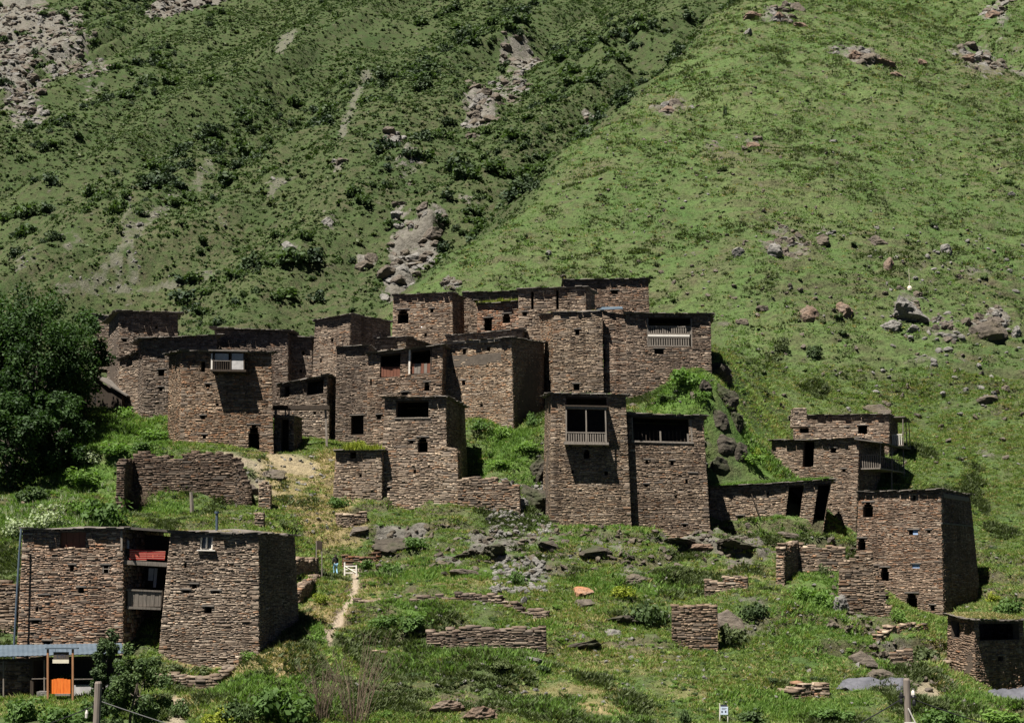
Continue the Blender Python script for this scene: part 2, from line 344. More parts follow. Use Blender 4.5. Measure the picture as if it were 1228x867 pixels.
def A(x0, y0, x1, y1): return ('arch', x0, y0, x1, y1)
HOUSES = {
 # key: dict(E edges, holes per visible face, label, ...)
 'front_l': dict(E=[(28,636,20,792,95.2),(147,635,147,788,94.6)], depth=8.5, ctrl=1,
    holes=[[(72,638,103,657),(123,677,131,687),(84,677,89,685),A(94,704,101,711),(48,713,58,716),(43,728,46,734),(38,743,47,748),(53,768,60,774)]], red=.55, y0=0),
 'front_r': dict(E=[(205,639,190,787,95.6),(310,641,310,778,94.4),(353,643,358,742,102)], ctrl=1,
    holes=[[(240,644,255,659),(221,675,224,681),A(230,700,236,707),(219,707,227,711),(255,708,263,713),A(245,727,254,735)],[]], red=.15),
 'a': dict(oh=.5, E=[(131,388,128,470,157),(143,375,142,482,152),(213,377,214,470,153)], holes=[[],[(186,391,189,395),(147,406,152,410)]],
    label='boxy slate tower at the back beside the big leafy tree, under a dark flat roof'),
 'a2': dict(E=[(113,378,113,430,161),(141,381,141,430,160)], depth=5, label='dark roofed stone house end peeping out between the leafy tree and the boxy back tower', holes=[[]]),
 'b': dict(oh=.5, E=[(165,413,164,498,151),(172,407,170,503,146),(260,403,260,505,147)], ctrl=1, holes=[[],[(190,443,197,451),(191,464,195,469)]],
    label='plain slate house with one ragged hole before the boxy back tower'),
 'b2': dict(E=[(144,433,142,487,151.5),(167,423,166,497,150)], depth=4, holes=[[]], label='narrow stone lean-to with a slanting slab roof against the plain slate house'),
 'c': dict(oh=.5, E=[(258,395,258,505,151),(345,398,345,505,150)], holes=[[]], depth=7, label='long black-roofed stone house rising behind the house with the patched white balcony'),
 'c2': dict(oh=.5, E=[(345,405,345,505,151.5),(374,406,374,505,151)], holes=[[(362,421,365,426),(359,443,362,447)]], depth=6, label='low black-roofed house end between the long house and the tall narrow tower'),
 'd': dict(oh=.5, E=[(203,426,201,538,143),(219,422,215,546,138),(325,424,328,546,137.4)], ctrl=1,
    holes=[[],[(241,433,246,446),(247,460,252,465),(259,484,262,487),A(241,498,246,503),(243,521,247,526),(254,421,293,441),A(298,509,311,541)]], red=.6,
    label='tall rust-stained slate house with a small patched white balcony under its roof'),
 'e': dict(E=[(336,462,336,500,146.8),(392,451,392,500,146.2)], depth=3.5, holes=[[(341,463,347,476),(368,455,388,473)]], oh=.35,
    label='small stone loggia with a slanting slab roof and one square dark opening'),
 'e2': dict(E=[(329,500,328,545,141.3),(352,500,352,545,141)], ctrl=1, depth=3, holes=[[(337,503,346,541)]], oh=.1,
    label='narrow stone gatehouse pier with a dark doorway next to the passage'),
 'g': dict(E=[(378,386,371,532,150),(421,378,411,532,148),(468,387,470,480,155)], holes=[[(397,406,400,411),(384,430,386,435)],[]],
    label='tall narrow tower with a peaked slab roof and a shaded plank-coloured side'),
 'g2': dict(E=[(404,418,402,533,146.4),(442,415,443,533,146)], ctrl=1, depth=3, holes=[[(421,498,436,521)]], oh=.08,
    label='brown slate block with a square doorway at its foot before the tall narrow tower'),
 'h': dict(E=[(422,409,420,460,152.5),(486,405,486,460,152),(520,417,522,460,157)], holes=[[],[]], label='low stone house under a broad thin slab roof behind the two red-shuttered openings'),
 'i': dict(E=[(442,425,440,525,145),(531,415,528,525,144)], holes=[[(456,424,480,452),(493,419,516,448),A(509,458,515,469),(444,455,446,462),(452,497,457,503),(482,470,489,474)]], oh=.3, red=.4,
    label='stone house with two wide openings closed below by red-brown boards'),
 'k': dict(E=[(534,412,527,526,None),(613,406,616,528,143),(652,412,652,520,150)], ctrl=1,
    holes=[[(555,418,559,425),(584,416,588,422),A(554,456,558,462),(583,438,586,441),(543,443,546,447),(576,484,579,488)],[]], red=.45, oh=.3,
    label='broad tan stone house with a smooth dark plaster band under its roof'),
 'k2': dict(E=[(536,404,536,440,151),(626,396,626,440,150)], depth=5, holes=[[]], label='thin slab-roofed stone house tucked behind the broad tan house'),
 'l': dict(E=[(472,355,470,420,None),(542,352,543,420,158),(556,359,557,410,162.5)], holes=[[A(477,371,490,388),(516,370,520,375),(509,400,512,404)],[]], red=.3,
    label='upper stone house with one large arched window, near the pale cliff'),
 'm1': dict(E=[(556,352,556,420,165),(626,350,626,410,165)], depth=5, holes=[[(569,360,573,364)]], label='stone house behind the reddish one, its slab roof with a pale stone on top'),
 'm2': dict(E=[(573,366,572,420,160.5),(626,362,626,420,160)], depth=5, grass=1, holes=[[(581,381,590,397),A(603,376,612,387)]], red=1.0,
    label='small reddish stone house with a doorway and a ragged round hole, grass on its roof'),
 'n': dict(E=[(622,348,622,490,152),(702,345,704,490,151),(713,353,714,480,155)], holes=[[(637,350,640,371),(667,348,670,371),(627,374,632,379)],[]],
    label='upper stone block with two narrow slots under its roof, on top of the village'),
 'n2': dict(E=[(640,379,651,480,153),(664,376,663,482,148.6),(722,374,724,484,148.2)], ctrl=0, oh=.06, rust=1,
    holes=[[],[(690,395,695,402),(688,460,695,468)]], label='high plain slate tower with an orange-stained corner, below the two-slot block'),
 'p0': dict(E=[(723,375,725,486,149.2),(752,379,752,486,149)], depth=5, oh=.05, holes=[[(722,418,726,436)]], label='stone wall block joining the plain slate tower to the house with two rows of balusters'),
 'p': dict(E=[(751,377,752,486,148),(852,378,854,492,147.4)], ctrl=0, depth=6, holes=[[(776,380,830,416),(785,418,796,425)]], oh=.3,
    label='upper house with a wide balcony closed by two rows of balusters, beside the leaning rock'),
 'o': dict(E=[(676,337,676,390,167),(777,335,779,386,167)], holes=[[(733,348,741,353)]], label='topmost stone house of the village, plain wall under a thin dark roof'),
 'j': dict(E=[(462,478,455,617,None),(534,477,537,615,131),(557,489,562,602,138)], ctrl=1, oh=.3,
    holes=[[(475,480,514,501),A(501,524,513,543),(491,528,496,532),(496,563,499,568),(464,584,468,589)],[]],
    label='slate tower with a wide opening under its roof and a pointed arched window'),
 'j2': dict(E=[(522,533,520,615,130.4),(548,538,550,615,130.2)], ctrl=1, depth=4, oh=.0, noroof=1, holes=[[]], red=.3,
    label='low flat-topped stone buttress against the tower with the pointed arched window'),
 'j3': dict(E=[(403,542,399,602,132.6),(458,541,457,608,131.8)], ctrl=1, depth=5, grass=1, holes=[[(420,542,427,550),(431,568,434,572)]],
    label='low stone house with yellow flowering herbs on its flat roof'),
 'q': dict(E=[(654,477,651,620,134),(661,473,660,630,129),(750,475,757,632,128.2)], ctrl=1, oh=.3,
    holes=[[],[(679,476,728,529),A(700,539,707,550),(725,565,729,570),(685,564,688,568)]], label='tall slate tower with a railed wooden balcony and its big slanting shadow'),
 'r': dict(E=[(752,497,757,636,129.3),(843,500,852,643,128.9)], ctrl=1, oh=.25,
    holes=[[(758,500,826,529),A(774,551,778,557),(804,552,808,558),(773,580,777,585),(822,575,825,580),(809,594,812,598),(827,567,835,569),(819,628,823,632)]],
    label='square slate tower with a broad open loggia right beside the railed balcony tower'),
 's': dict(E=[(851,585,850,644,136),(997,576,986,642,134)], ctrl=1, grass=1, oh=.25, depth=6, grass_h=1,
    holes=[[(943,582,960,640),(977,580,994,640),(884,618,891,632),(920,590,922,594)]], label='low stone house under a thick grass roof with two tall dark doorways'),
 't': dict(E=[(926,529,922,610,None),(1030,527,1026,645,140),(1060,534,1064,600,148)], holes=[[(963,529,976,560),(996,537,1003,543),(1010,562,1014,566),(976,625,980,629)],[]], oh=.3,
    label='stone house with a tall dark door and a wooden side balcony under a jutting roof'),
 'u': dict(ctrl=1, E=[(952,499,951,545,None),(1066,498,1066,545,149.5),(1076,506,1078,540,155)], holes=[[A(959,511,970,519),(1014,512,1018,515),(1029,510,1040,521)],[]], oh=.12,
    label='long low upper stone house with a stubby chimney below the scattered boulders'),
 'v': dict(E=[(1030,591,1024,742,None),(1128,588,1131,742,124),(1163,594,1176,720,131.5)], ctrl=1, red=.45, oh=.18,
    holes=[[A(1035,602,1047,620),(1090,635,1101,641),(1112,635,1116,639),A(1056,680,1066,697),A(1087,711,1100,729),(1094,676,1103,681),(1095,594,1098,599),A(1029,645,1038,660),(1116,725,1121,732)],[]],
    label='big square tower with several arched windows and a smooth shaded side, lowest of its row'),
 'x': dict(E=[(1137,738,1136,800,110.5),(1168,744,1171,838,107),(1227,744,1230,822,112)], ctrl=1, grass=1, oh=.22,
    holes=[[(1141,745,1151,764)],[(1174,746,1222,767),(1197,786,1203,793)]], label='small corner hut with a grassy roof and one wide opening in its shaded wall'),
}
TONES = {'front_l':(1.08,0.98,0.93),'front_r':(1.0,0.99,0.98),'a':(0.82,0.82,0.84),'a2':(0.7,0.7,0.7),'b':(0.8,0.8,0.82),'b2':(0.9,0.88,0.86),'c':(0.78,0.76,0.78),'c2':(0.75,0.74,0.76),'d':(0.9,0.82,0.74),'e':(0.9,0.9,0.9),'e2':(0.8,0.8,0.8),'g':(0.95,0.92,0.9),'g2':(0.68,0.66,0.66),'h':(0.9,0.9,0.85),'i':(0.92,0.86,0.82),'k':(1.22,1.16,1.06),'k2':(0.9,0.9,0.9),'l':(1.0,0.94,0.88),'m1':(0.85,0.82,0.8),'m2':(1.15,0.92,0.82),'n':(0.9,0.86,0.82),'n2':(0.96,0.92,0.86),'p0':(0.8,0.72,0.68),'p':(0.72,0.68,0.66),'o':(0.85,0.76,0.72),'j':(0.98,0.95,0.92),'j2':(1.1,1.04,0.96),'j3':(1.0,0.97,0.92),'q':(0.86,0.82,0.76),'r':(0.76,0.72,0.68),'s':(1.0,0.96,0.9),'t':(0.95,0.9,0.86),'u':(0.9,0.86,0.84),'v':(0.92,0.84,0.8),'x':(0.85,0.76,0.7)}      # each house was built of its own stone
for k_, h_ in HOUSES.items():
    h_['tone'] = TONES[k_]
    h_['top'], h_['bot'] = corners(h_['E'], h_.get('depth', 7.0))

def R_(*a, **k): return a, k
RUINS = [
 R_('ruined_house', 'roofless ruined house wall above the front double house, with a leaning white post', [(149,553,148,618,127.2),(161,540,157,614,131),(277,541,285,616,130.6),(292,582,294,614,128.2)], seed=2, big=40, ragged=.1, red=.1, cat='ruin', tone=(.52,.48,.46)),
 R_('dry_stone_wall', 'short reddish dry stone wall behind the white wooden gate', [(412,664,412,686,123),(432,667,432,685,123.4),(456,659,456,681,124.2)], red=.9, seed=3, tone=(.8,.62,.52)),
 R_('terrace_wall', 'broad dark slab-stone terrace wall standing alone on the open green slope', [(512,752,512,788,101.6),(600,748,600,794,101.2),(654,748,656,796,101)], seed=4, big=40, ragged=.12, red=.0, tone=(.66,.64,.64)),
 R_('low_wall', 'long low line of dark slab stones across the slope above the terrace wall', [(424,714,424,726,110),(500,712,500,726,109.6),(585,710,585,726,109.4),(655,730,655,745,107.5)], seed=5, red=.05, ragged=.3, tone=(.7,.68,.68)),
 R_('low_wall', 'thin broken stone course running into the foot of the terrace wall', [(440,779,440,785,100.6),(513,779,513,788,101.2)], seed=6, red=.05, ragged=.3),
 R_('ruined_wall', 'square standing wall stub of thin slates alone on the green slope', [(806,724,806,780,104.8),(860,723,861,788,104.5)], seed=7, big=30, ragged=.05, red=.1, tone=(.8,.74,.68)),
 R_('ruined_wall', 'low overgrown wall stub just above the square wall stub', [(845,692,845,728,113),(896,689,897,726,112.2)], seed=8, ragged=.2, red=.3),
 R_('ruined_wall', 'broken corner of two short stone walls under the grass-roofed house', [(940,650,940,708,119.4),(957,648,957,700,123),(1014,653,1012,690,122.6)], seed=9, red=.3, ragged=.12),
 R_('ruined_gable', 'pointed ruined gable wall in front of the big square tower', [(1008,674,1004,748,114.2),(1046,656,1050,750,113.6),(1067,738,1071,752,113.5)], seed=10, big=30, red=.15, ragged=.05, thick=.9, tone=(.7,.66,.62)),
 R_('ruined_wall', 'curving broken wall below the arched windows of the big square tower', [(1057,754,1056,784,109.6),(1074,748,1076,772,112),(1112,746,1114,770,114)], seed=11, red=.4, ragged=.18),
 R_('stone_pier', 'crumbling stone pier below the curving broken wall', [(1068,770,1066,818,106.6),(1094,772,1096,820,106.2)], seed=12, red=.3, ragged=.2),
 R_('retaining_wall', 'overgrown retaining wall running from the crumbling pier to the corner hut', [(1094,792,1094,816,107.2),(1140,790,1144,818,108.4)], seed=13, red=.1, ragged=.2),
 R_('terrace_wall', 'low terrace wall with dry grass on top under the front double house', [(186,807,186,828,91.8),(262,808,262,830,91.2),(290,783,292,806,94.6)], seed=14, big=24, ragged=.15, red=.0, tone=(.7,.68,.66)),
 R_('garden_wall', 'grey garden wall end beside the blue downpipe of the double house', [(-60,690,-60,782,97),(19,693,19,780,97)], seed=15, ragged=.06, red=.05),
 R_('ruined_wall', 'tiny stone enclosure with a slit on the bank below the herb-roofed house', [(404,614,404,640,127.4),(440,613,440,638,128)], seed=16, ragged=.15),
 R_('yard_wall', 'long low yard wall at the foot of the arched-window tower, beside the rubble', [(549,571,549,616,129.9),(590,571,590,618,129.6),(622,577,624,622,129.3)], seed=17, red=.55, ragged=.15, big=24),
 R_('low_wall', 'flat slab-topped low wall among white flowering weeds', [(27,602,27,612,121.2),(90,601,90,612,121)], seed=18, ragged=.03),
 R_('yard_wall', 'rubble yard wall behind the shaded end of the double house', [(352,668,352,694,113),(382,666,382,692,118.5)], seed=19, ragged=.15),
 R_('path_wall', 'rising dry stone path wall along the shaded end of the double house', [(359,706,359,726,107),(384,686,384,702,117)], seed=20, ragged=.15),
 R_('stone_pillar', 'thin broken stone pillar beside the dry path above the double house', [(311,577,310,612,127),(324,577,325,614,127)], seed=21, ragged=.1, red=.5),
 R_('stone_pillar', 'short stone stub poking up behind the roof of the double house', [(306,613,305,640,118),(316,613,316,640,118)], seed=22, ragged=.08),
 R_('stone_trough', 'small ruined stone cairn hollow alone in the low grass', [(950,822,950,844,97),(972,817,972,842,98),(994,819,995,840,98)], seed=23, ragged=.2, thick=1.2),
 R_('low_wall', 'rough footing of dark stone under the loggia tower', [(757,634,757,648,128.6),(850,640,852,652,128.3)], seed=24, ragged=.4),
]

# ------------------------------------------------------------------ terrain: control points on the ground (pixel + distance), houses' feet among them
CT = [(0,867,80),(200,867,82),(400,867,86),(600,867,88),(800,867,90),(1000,867,92),(1228,867,92),
 (600,800,97.5),(430,800,97),(750,800,99),(900,800,101),(1050,830,97),(1150,845,98.5),(300,800,93),(250,830,89),(70,836,90),(10,836,90),(130,836,89),
 (400,755,104),(420,700,118),(402,690,122),(372,720,112),(362,745,103),(512,788,101),(652,792,101),(585,760,105),(520,752,105),(640,735,109),(450,735,109),
 (700,720,112),(806,778,104.5),(860,782,104.5),(840,722,111.5),(895,715,113),(950,745,110),(1005,748,112),(1065,742,113.5),(1100,765,112),(1090,790,106),(1150,800,107),
 (500,680,121),(600,690,119),(700,682,121),(800,690,120),(850,662,126),(920,665,126),(960,692,121),(1000,690,121),
 (600,640,127),(560,640,127),(700,640,127.5),(800,655,127),(430,650,127),(470,640,128),
 (380,600,131.5),(335,625,126),(365,548,138),(380,540,139.5),(300,556,134.5),(300,605,126),(220,619,127),(150,619,127),(286,617,127.5),(170,545,134),(220,546,134),(270,548,134),(100,630,118),(20,640,114),(250,632,120),(20,720,98),
 (60,590,131),(10,560,135),(100,500,145),(150,535,137),(200,505,144),(60,500,147),(120,490,149),(-100,560,138),(-150,700,110),
 (600,560,133),(600,520,140),(640,545,136),(580,500,143),(560,520,140.5),(630,500,144),(375,525,144),
 (824,452,145.3),(790,470,146.4),(762,482,146.4),(850,440,146.5),(745,485,146),(700,480,146),(840,486,139),(875,500,141),(880,575,137.5),(860,560,138),(905,560,141),(1005,652,134),(1028,652,136),(1012,648,138.5),(880,440,152),(893,508,149),(935,532,148.5),
 (1000,545,150),(1090,560,150),(1110,590,146),(1180,715,131),(1225,690,132),(1228,730,121),(1225,640,140),(1300,700,131),(1300,800,112),
 (990,835,97),(950,820,99),(930,578,139.5),(940,574,141.5),(914,573,139.5)]
pts = [P(*c) for c in CT]
for k_, h_ in HOUSES.items():
    if h_.get('ctrl'):
        n = len(h_['E'])
        pts += [b + np.array([0, 0, 0.05]) for b in h_['bot'][:n]]
for a_, k_ in RUINS:
    for e in a_[2]: pts.append(P(e[2], e[3] - 3, e[4]))
for x in (-70, -35, 0, 35, 70):
    pts += [np.array([x, 62, -13.0]), np.array([x * 0.7, 35, -15.0])]

def far_h(x, y):
    """spur in front (lit face, hidden flank) and the big mountain behind"""
    front = 12 + 0.62 * (y - 150) - 0.0005 * np.clip(x - 30, 0, None) ** 2 - 0.14 * 6 * np.logaddexp(0, (x - (58 + 0.1 * (y - 216)) + 4 * fbm(y / 25, y * 0 + 1.7, 2)) / 6) + 4.5 * fbm(x / 40, y / 55, 3)
    # crest in plan from (-16,193) towards (64,401)
    ux, uy = 0.359, 0.933
    wob = 5 * fbm(y / 30, y * 0 + 3.3, 3)
    d = -((x + 16 + wob) * uy - (y - 193) * ux)          # metres to the flank side of the crest
    t = (x + 16) * ux + (y - 193) * uy
    flank = 38.6 + 0.576 * t - 0.95 * d + 1.5 * fbm(x / 12, y / 12, 3)
    k = 5.0
    spur = -k * np.logaddexp(-front / k, -flank / k)
    fx = (x * 0.86 - y * 0.30); fy = (x * 0.30 + y * 0.86)   # gullies run up to the far side
    rid = 1 - np.abs(fbm(fx / 55 + 0.4 * fbm(x / 60, y / 60, 2), fy / 260 + 3, 3))
    back = 44 + 0.15 * (x + 21) + 0.59 * (y - 270) + 44 * (rid - 0.75) + 5 * fbm(x / 40, y / 40, 3)
    return np.maximum(spur, back)

for y in (182, 200, 225):
    for x in range(-100, 101, 20):
        if x < -25: continue
        pts.append(np.array([x, y, float(far_h(np.array([x * 1.0]), np.array([y * 1.0]))[0])]))
for x in (-110, -85, -60): pts.append(np.array([x, 185.0, 12.0]))
CP = np.array(pts)
C2 = 9.0
def _phi(dx, dy): return np.sqrt(dx * dx + dy * dy + C2)
_n = len(CP)
_Aa = np.zeros((_n + 3, _n + 3))
_Aa[:_n, :_n] = _phi(CP[:, None, 0] - CP[None, :, 0], CP[:, None, 1] - CP[None, :, 1]) - np.eye(_n) * 0.25
_Pm = np.stack([np.ones(_n), CP[:, 0], CP[:, 1]], 1)
_Aa[:_n, _n:] = _Pm; _Aa[_n:, :_n] = _Pm.T
_sol = np.linalg.solve(_Aa, np.concatenate([CP[:, 2], np.zeros(3)]))
def near_h(x, y):
    s = _sol[_n] + _sol[_n + 1] * x + _sol[_n + 2] * y
    for i in range(_n): s = s + _sol[i] * _phi(x - CP[i, 0], y - CP[i, 1])
    return s
def base_h(x, y):
    x = np.asarray(x, float); y = np.asarray(y, float)
    w = sstep(166, 192, y)
    out = np.zeros_like(y)
    a = w < 1
    if a.any(): out[a] += near_h(x[a], y[a]) * (1 - w[a])
    b = w > 0
    if b.any(): out[b] += far_h(x[b], y[b]) * w[b]
    return out

# grid: fans out with distance so detail follows the view
ys = np.concatenate([np.arange(34, 84, 1.0), np.arange(84, 150, 0.24), np.arange(150, 200, 0.36), 
                     200 * np.exp(np.arange(0, math.log(430 / 200), 0.0026)), 430 * np.exp(np.arange(0, math.log(1150 / 430), 0.0055))])
tx = np.linspace(-0.48, 0.48, 520)
GX = tx[None, :] * ys[:, None]; GY = np.repeat(ys[:, None], len(tx), 1)
GZ = base_h(GX, GY)
def grid_z(x, y):
    """bilinear look-up in the finished grid"""
    x = np.asarray(x, float); y = np.asarray(y, float)
    r = np.clip(np.searchsorted(ys, y) - 1, 0, len(ys) - 2); fr = np.clip((y - ys[r]) / (ys[r + 1] - ys[r]), 0, 1)
    c = (x / y - tx[0]) / (tx[1] - tx[0]); ci = np.clip(np.floor(c).astype(int), 0, len(tx) - 2); fc = np.clip(c - ci, 0, 1)
    return (GZ[r, ci] * (1 - fc) + GZ[r, ci + 1] * fc) * (1 - fr) + (GZ[r + 1, ci] * (1 - fc) + GZ[r + 1, ci + 1] * fc) * fr
def hit(px, py, ymin=70):
    """first point where the ray through a photo pixel meets the ground"""
    Y = ys[ys >= ymin]
    cx = (px - W0 / 2) / FPX; cy = (H0 / 2 - py) / FPX
    k = 1 / (cp - cy * sp)
    x = cx * k * Y; z = (sp + cy * cp) * k * Y
    g = grid_z(x, Y)
    i = np.argmax(g >= z)
    if g[i] < z[i]: i = len(Y) - 1
    j = max(i - 1, 0)
    a = (z[j] - g[j]); b = (g[i] - z[i]); t = a / (a + b + 1e-9) if i > j else 0
    yy = Y[j] + (Y[i] - Y[j]) * t
    return np.array([cx * k * yy, yy, (sp + cy * cp) * k * yy])

def mask(patches, wob=0.45, fr=0.5):
    """soft noisy patches given as (px, py, half width, half height, strength, ymin)"""
    m = np.zeros_like(GZ)
    for p in patches:
        px, py, rx, ry, s = p[:5]; ym = p[5] if len(p) > 5 else 70
        c = hit(px, py, ym); u = hit(px, py - ry, ym); d_ = hit(px, py + ry, ym)
        RX = rx / FPX * c[1]; RY = min(max(abs(u[1] - d_[1]) / 2, 0.6), RX * 9)
        skew = np.clip((u[0] - d_[0]) / max(u[1] - d_[1], 0.5), -.8, .8)
        b = (np.abs(GX - c[0]) < 3.2 * RX + abs(skew) * 3 * RY) & (np.abs(GY - c[1]) < 3 * RY)
        if not b.any(): continue
        x = GX[b]; y = GY[b]
        q = ((x - c[0] - skew * (y - c[1])) / RX) ** 2 + ((y - c[1]) / RY) ** 2
        q = np.sqrt(q) + wob * fbm(x / RX * fr * 2.2 + px, y / RX * fr * 2.2, 4)
        v = s * (1 - sstep(0.6, 1.25, q))
        m[b] = np.maximum(m[b], v)
    return m
def line(pts_, rx, ry, s, ym=70, step=14):
    out = []
    for (x0, y0), (x1, y1) in zip(pts_[:-1], pts_[1:]):
        n = max(int(math.hypot(x1 - x0, y1 - y0) / step), 1)
        out += [(x0 + (x1 - x0) * i / n, y0 + (y1 - y0) * i / n, rx, ry, s, ym) for i in range(n + 1)]
    return out
rock_m = mask([(20,20,70,40,1,240),(60,45,40,30,.9,240),(15,95,30,45,1,240),(215,8,60,16,1,240),(30,130,25,20,.7,240),(110,85,22,10,.5,240),
  (625,80,24,14,1,240),(575,125,20,24,.95,240),(610,110,23,24,.6,240),(470,172,12,9,.9,240),(405,200,10,5,.8,240),(440,318,15,7,.8,240),(490,190,17,14,.5,240),(395,265,12,9,.5,240),(350,300,10,8,.6,240),
  (505,290,22,34,1,180),(482,330,18,28,1,180),(520,265,16,16,.8,180),(470,345,16,14,.9,180),(710,145,14,10,.8,200),(560,240,12,8,.6,180),(540,345,10,8,.8,170),
  (935,18,26,9,.7),(1030,70,36,9,.7),(1180,75,40,18,.6),(1195,12,22,9,.7),(805,130,26,13,.5),(905,172,14,6,.6),(870,185,40,12,.4),(940,295,30,18,.5),(985,290,20,12,.4),(1090,365,26,20,.5),(1190,390,30,18,.7),(1130,400,26,16,.5),(1170,330,26,10,.4),(1110,440,36,12,.4),(870,380,36,24,.25),(1150,540,60,14,.3),
  (480,650,40,14,.9),(590,655,36,18,.85),(660,650,30,16,.7),(720,660,40,14,.6),(820,650,46,9,.8),(880,655,40,9,.8),(760,690,30,10,.5),(640,690,40,18,.55),(700,770,50,12,.4),(760,775,40,10,.4),(1020,740,22,16,.6),(1080,800,40,12,.7),(990,665,22,12,.5),(540,675,22,7,.8),(900,740,36,20,.4),(310,575,30,12,.5)], wob=.75, fr=.8)
scree_m = mask(line([(70,347),(115,342),(150,292),(205,245),(232,225),(250,200)], 7, 8, .62, 240, 9) + line([(110,350),(160,345),(215,341),(245,334)], 12, 5, .6, 240, 12) + line([(335,60),(350,40)], 6, 9, .85, 240, 8) + line([(410,160),(425,120),(440,90)], 5, 9, .85, 240, 8)
  + line([(325,230),(345,215)], 6, 7, .8, 240, 8) + line([(150,250),(160,330)], 7, 12, .65, 240) + [(30,320,14,8,.5,240),(265,268,9,8,.6,240),(85,300,12,7,.5,240)], wob=.8, fr=.9)
dry_m = mask([(405,570,40,26,1),(390,630,36,26,.9),(350,600,30,20,.8),(420,640,26,16,.7),(395,745,26,16,.9),(440,715,20,14,.6),(345,790,34,16,.9),(560,700,50,10,.4),(900,690,60,12,.4),(680,830,60,12,.45),(850,760,40,14,.4),(400,600,36,40,.9),(350,560,40,16,.8),(330,580,26,20,.8),(370,570,30,20,.8),(300,790,30,14,.8),(330,770,26,14,.8),(385,730,24,20,.8),(410,715,10,26,.6),(720,850,40,8,.8),(690,740,40,14,.4),(850,830,60,12,.35),(580,765,60,8,.7),(740,790,80,20,.35),(1130,800,20,14,.7),(1140,830,30,10,.6),(215,838,30,8,.7),(20,830,26,12,.8),(230,800,44,6,.8)])
lush_m = mask([(100,560,90,40,1),(140,520,80,24,1),(60,620,80,18,1),(200,610,40,9,.8),(610,540,40,26,1),(820,465,40,26,1),(900,545,30,24,1),(950,570,60,8,1),(490,740,40,14,.9),(640,760,60,9,.3),(980,720,30,30,.7),(920,640,60,9,.8),(560,800,100,18,.5),(1000,780,90,28,.5),(680,850,80,14,.6),(950,850,110,12,.8),(520,690,90,12,.6),(380,760,16,10,.8),(330,830,70,26,.8),(750,705,70,12,.7),(700,640,70,9,.6),(1180,850,50,12,.7)])
dirt_m = mask(line([(427,690),(424,712),(412,735),(398,757),(392,770)], 6.5, 7, 1, 70, 6) + line([(418,697),(427,705)], 5, 5, 1, 70, 5)
  + [(310,590,26,12,.5),(290,555,30,8,.7),(1110,835,26,10,.7),(210,850,14,18,.8),(8,825,22,16,.8),(345,555,36,10,.4)])

# relief: hummocks, sheep tracks, broken rock
near_w = 1 - sstep(150, 220, GY)
slope_w = sstep(96, 110, GY)
hum = 0.32 * fbm(GX / 4.2, GY / 4.2, 4) + 0.10 * fbm(GX / 0.9, GY / 0.9, 3)
track = 0.16 * np.sin((GZ * 1.0 + 1.6 * fbm(GX / 9, GY / 9, 3)) * 2 * math.pi / 1.05) * (0.4 + 0.6 * vnoise(GX / 14, GY / 14))
spur_w = sstep(140, 170, GY) * (1 - sstep(430, 470, GY))
GZ2 = GZ + near_w * hum * 0.8 + spur_w * (track * 1.5 + 0.75 * fbm(GX / 5.0, GY / 5.0, 4) + 0.28 * fbm(GX / 1.3, GY / 1.3, 3))
def ledges(z, period, seed, wx):
    q = z / period + 1.3 * fbm(GX / wx + seed, GY / wx, 3)
    f = q - np.floor(q)
    st = sstep(0.0, 0.28, f)
    return (st - f) * period, np.exp(-((f - .14) / .12) ** 2)
l1, e1 = ledges(GZ, 1.9, 3.0, 9.0); l2, e2 = ledges(GZ, 0.8, 8.0, 5.0)
mn1 = sstep(-.15, .35, fbm(GX / 10 + 5, GY / 10, 3)); mn2 = sstep(-.2, .4, fbm(GX / 6 + 1, GY / 6 + 8, 3))
nz = sstep(84, 92, GY) * (1 - sstep(134, 142, GY)); sz_ = sstep(150, 168, GY) * (1 - sstep(400, 440, GY))
GZ2 += nz * (l1 * .6 * mn1 + l2 * .5 * mn2 + .25 * fbm(GX / 1.8, GY / 1.8, 3)) * (1 - dirt_m)
GZ2 += sz_ * (l1 * .55 * mn1 + l2 * .7 * mn2)
soil_m = np.clip(nz * (e1 * mn1 * .8 + e2 * mn2 * .45) + sz_ * (e1 * mn1 * .5 + e2 * mn2 * .35), 0, .9)
soil_m = np.maximum(soil_m, mask([(530,842,50,14,.95),(575,850,36,12,.9),(700,772,46,8,.7),(770,778,40,8,.7),(820,690,40,8,.6),(470,830,30,10,.5),(300,830,24,10,.6),(700,205,40,10,.5,160),(870,190,40,9,.6,160),(840,330,50,14,.4,160),(1180,80,44,16,.7,160),(1060,75,40,8,.6,160),(920,180,26,10,.6,160),(805,128,28,12,.7,160),(960,300,30,14,.5,160),(880,300,24,12,.5,160)]))
rk = np.abs(fbm(GX / 3.1, GY / 2.2, 4)); rk2 = np.abs(fbm(GX / 9, GY / 7, 4))
GZ2 += rock_m * np.where(GY < 160, 1.1 * (rk - 0.2), np.where(GY < 240, 3.0 * rk2 + 1.2 * rk - 1, 7 * rk2 + 2.0 * rk - 1.5))
back_w = sstep(235, 280, GY)
GZ2 += back_w * (1.6 * fbm(GX / 11, GY / 11, 4) + 0.8 * fbm(GX / 3.2, GY / 3.2, 3))
GZ = GZ2

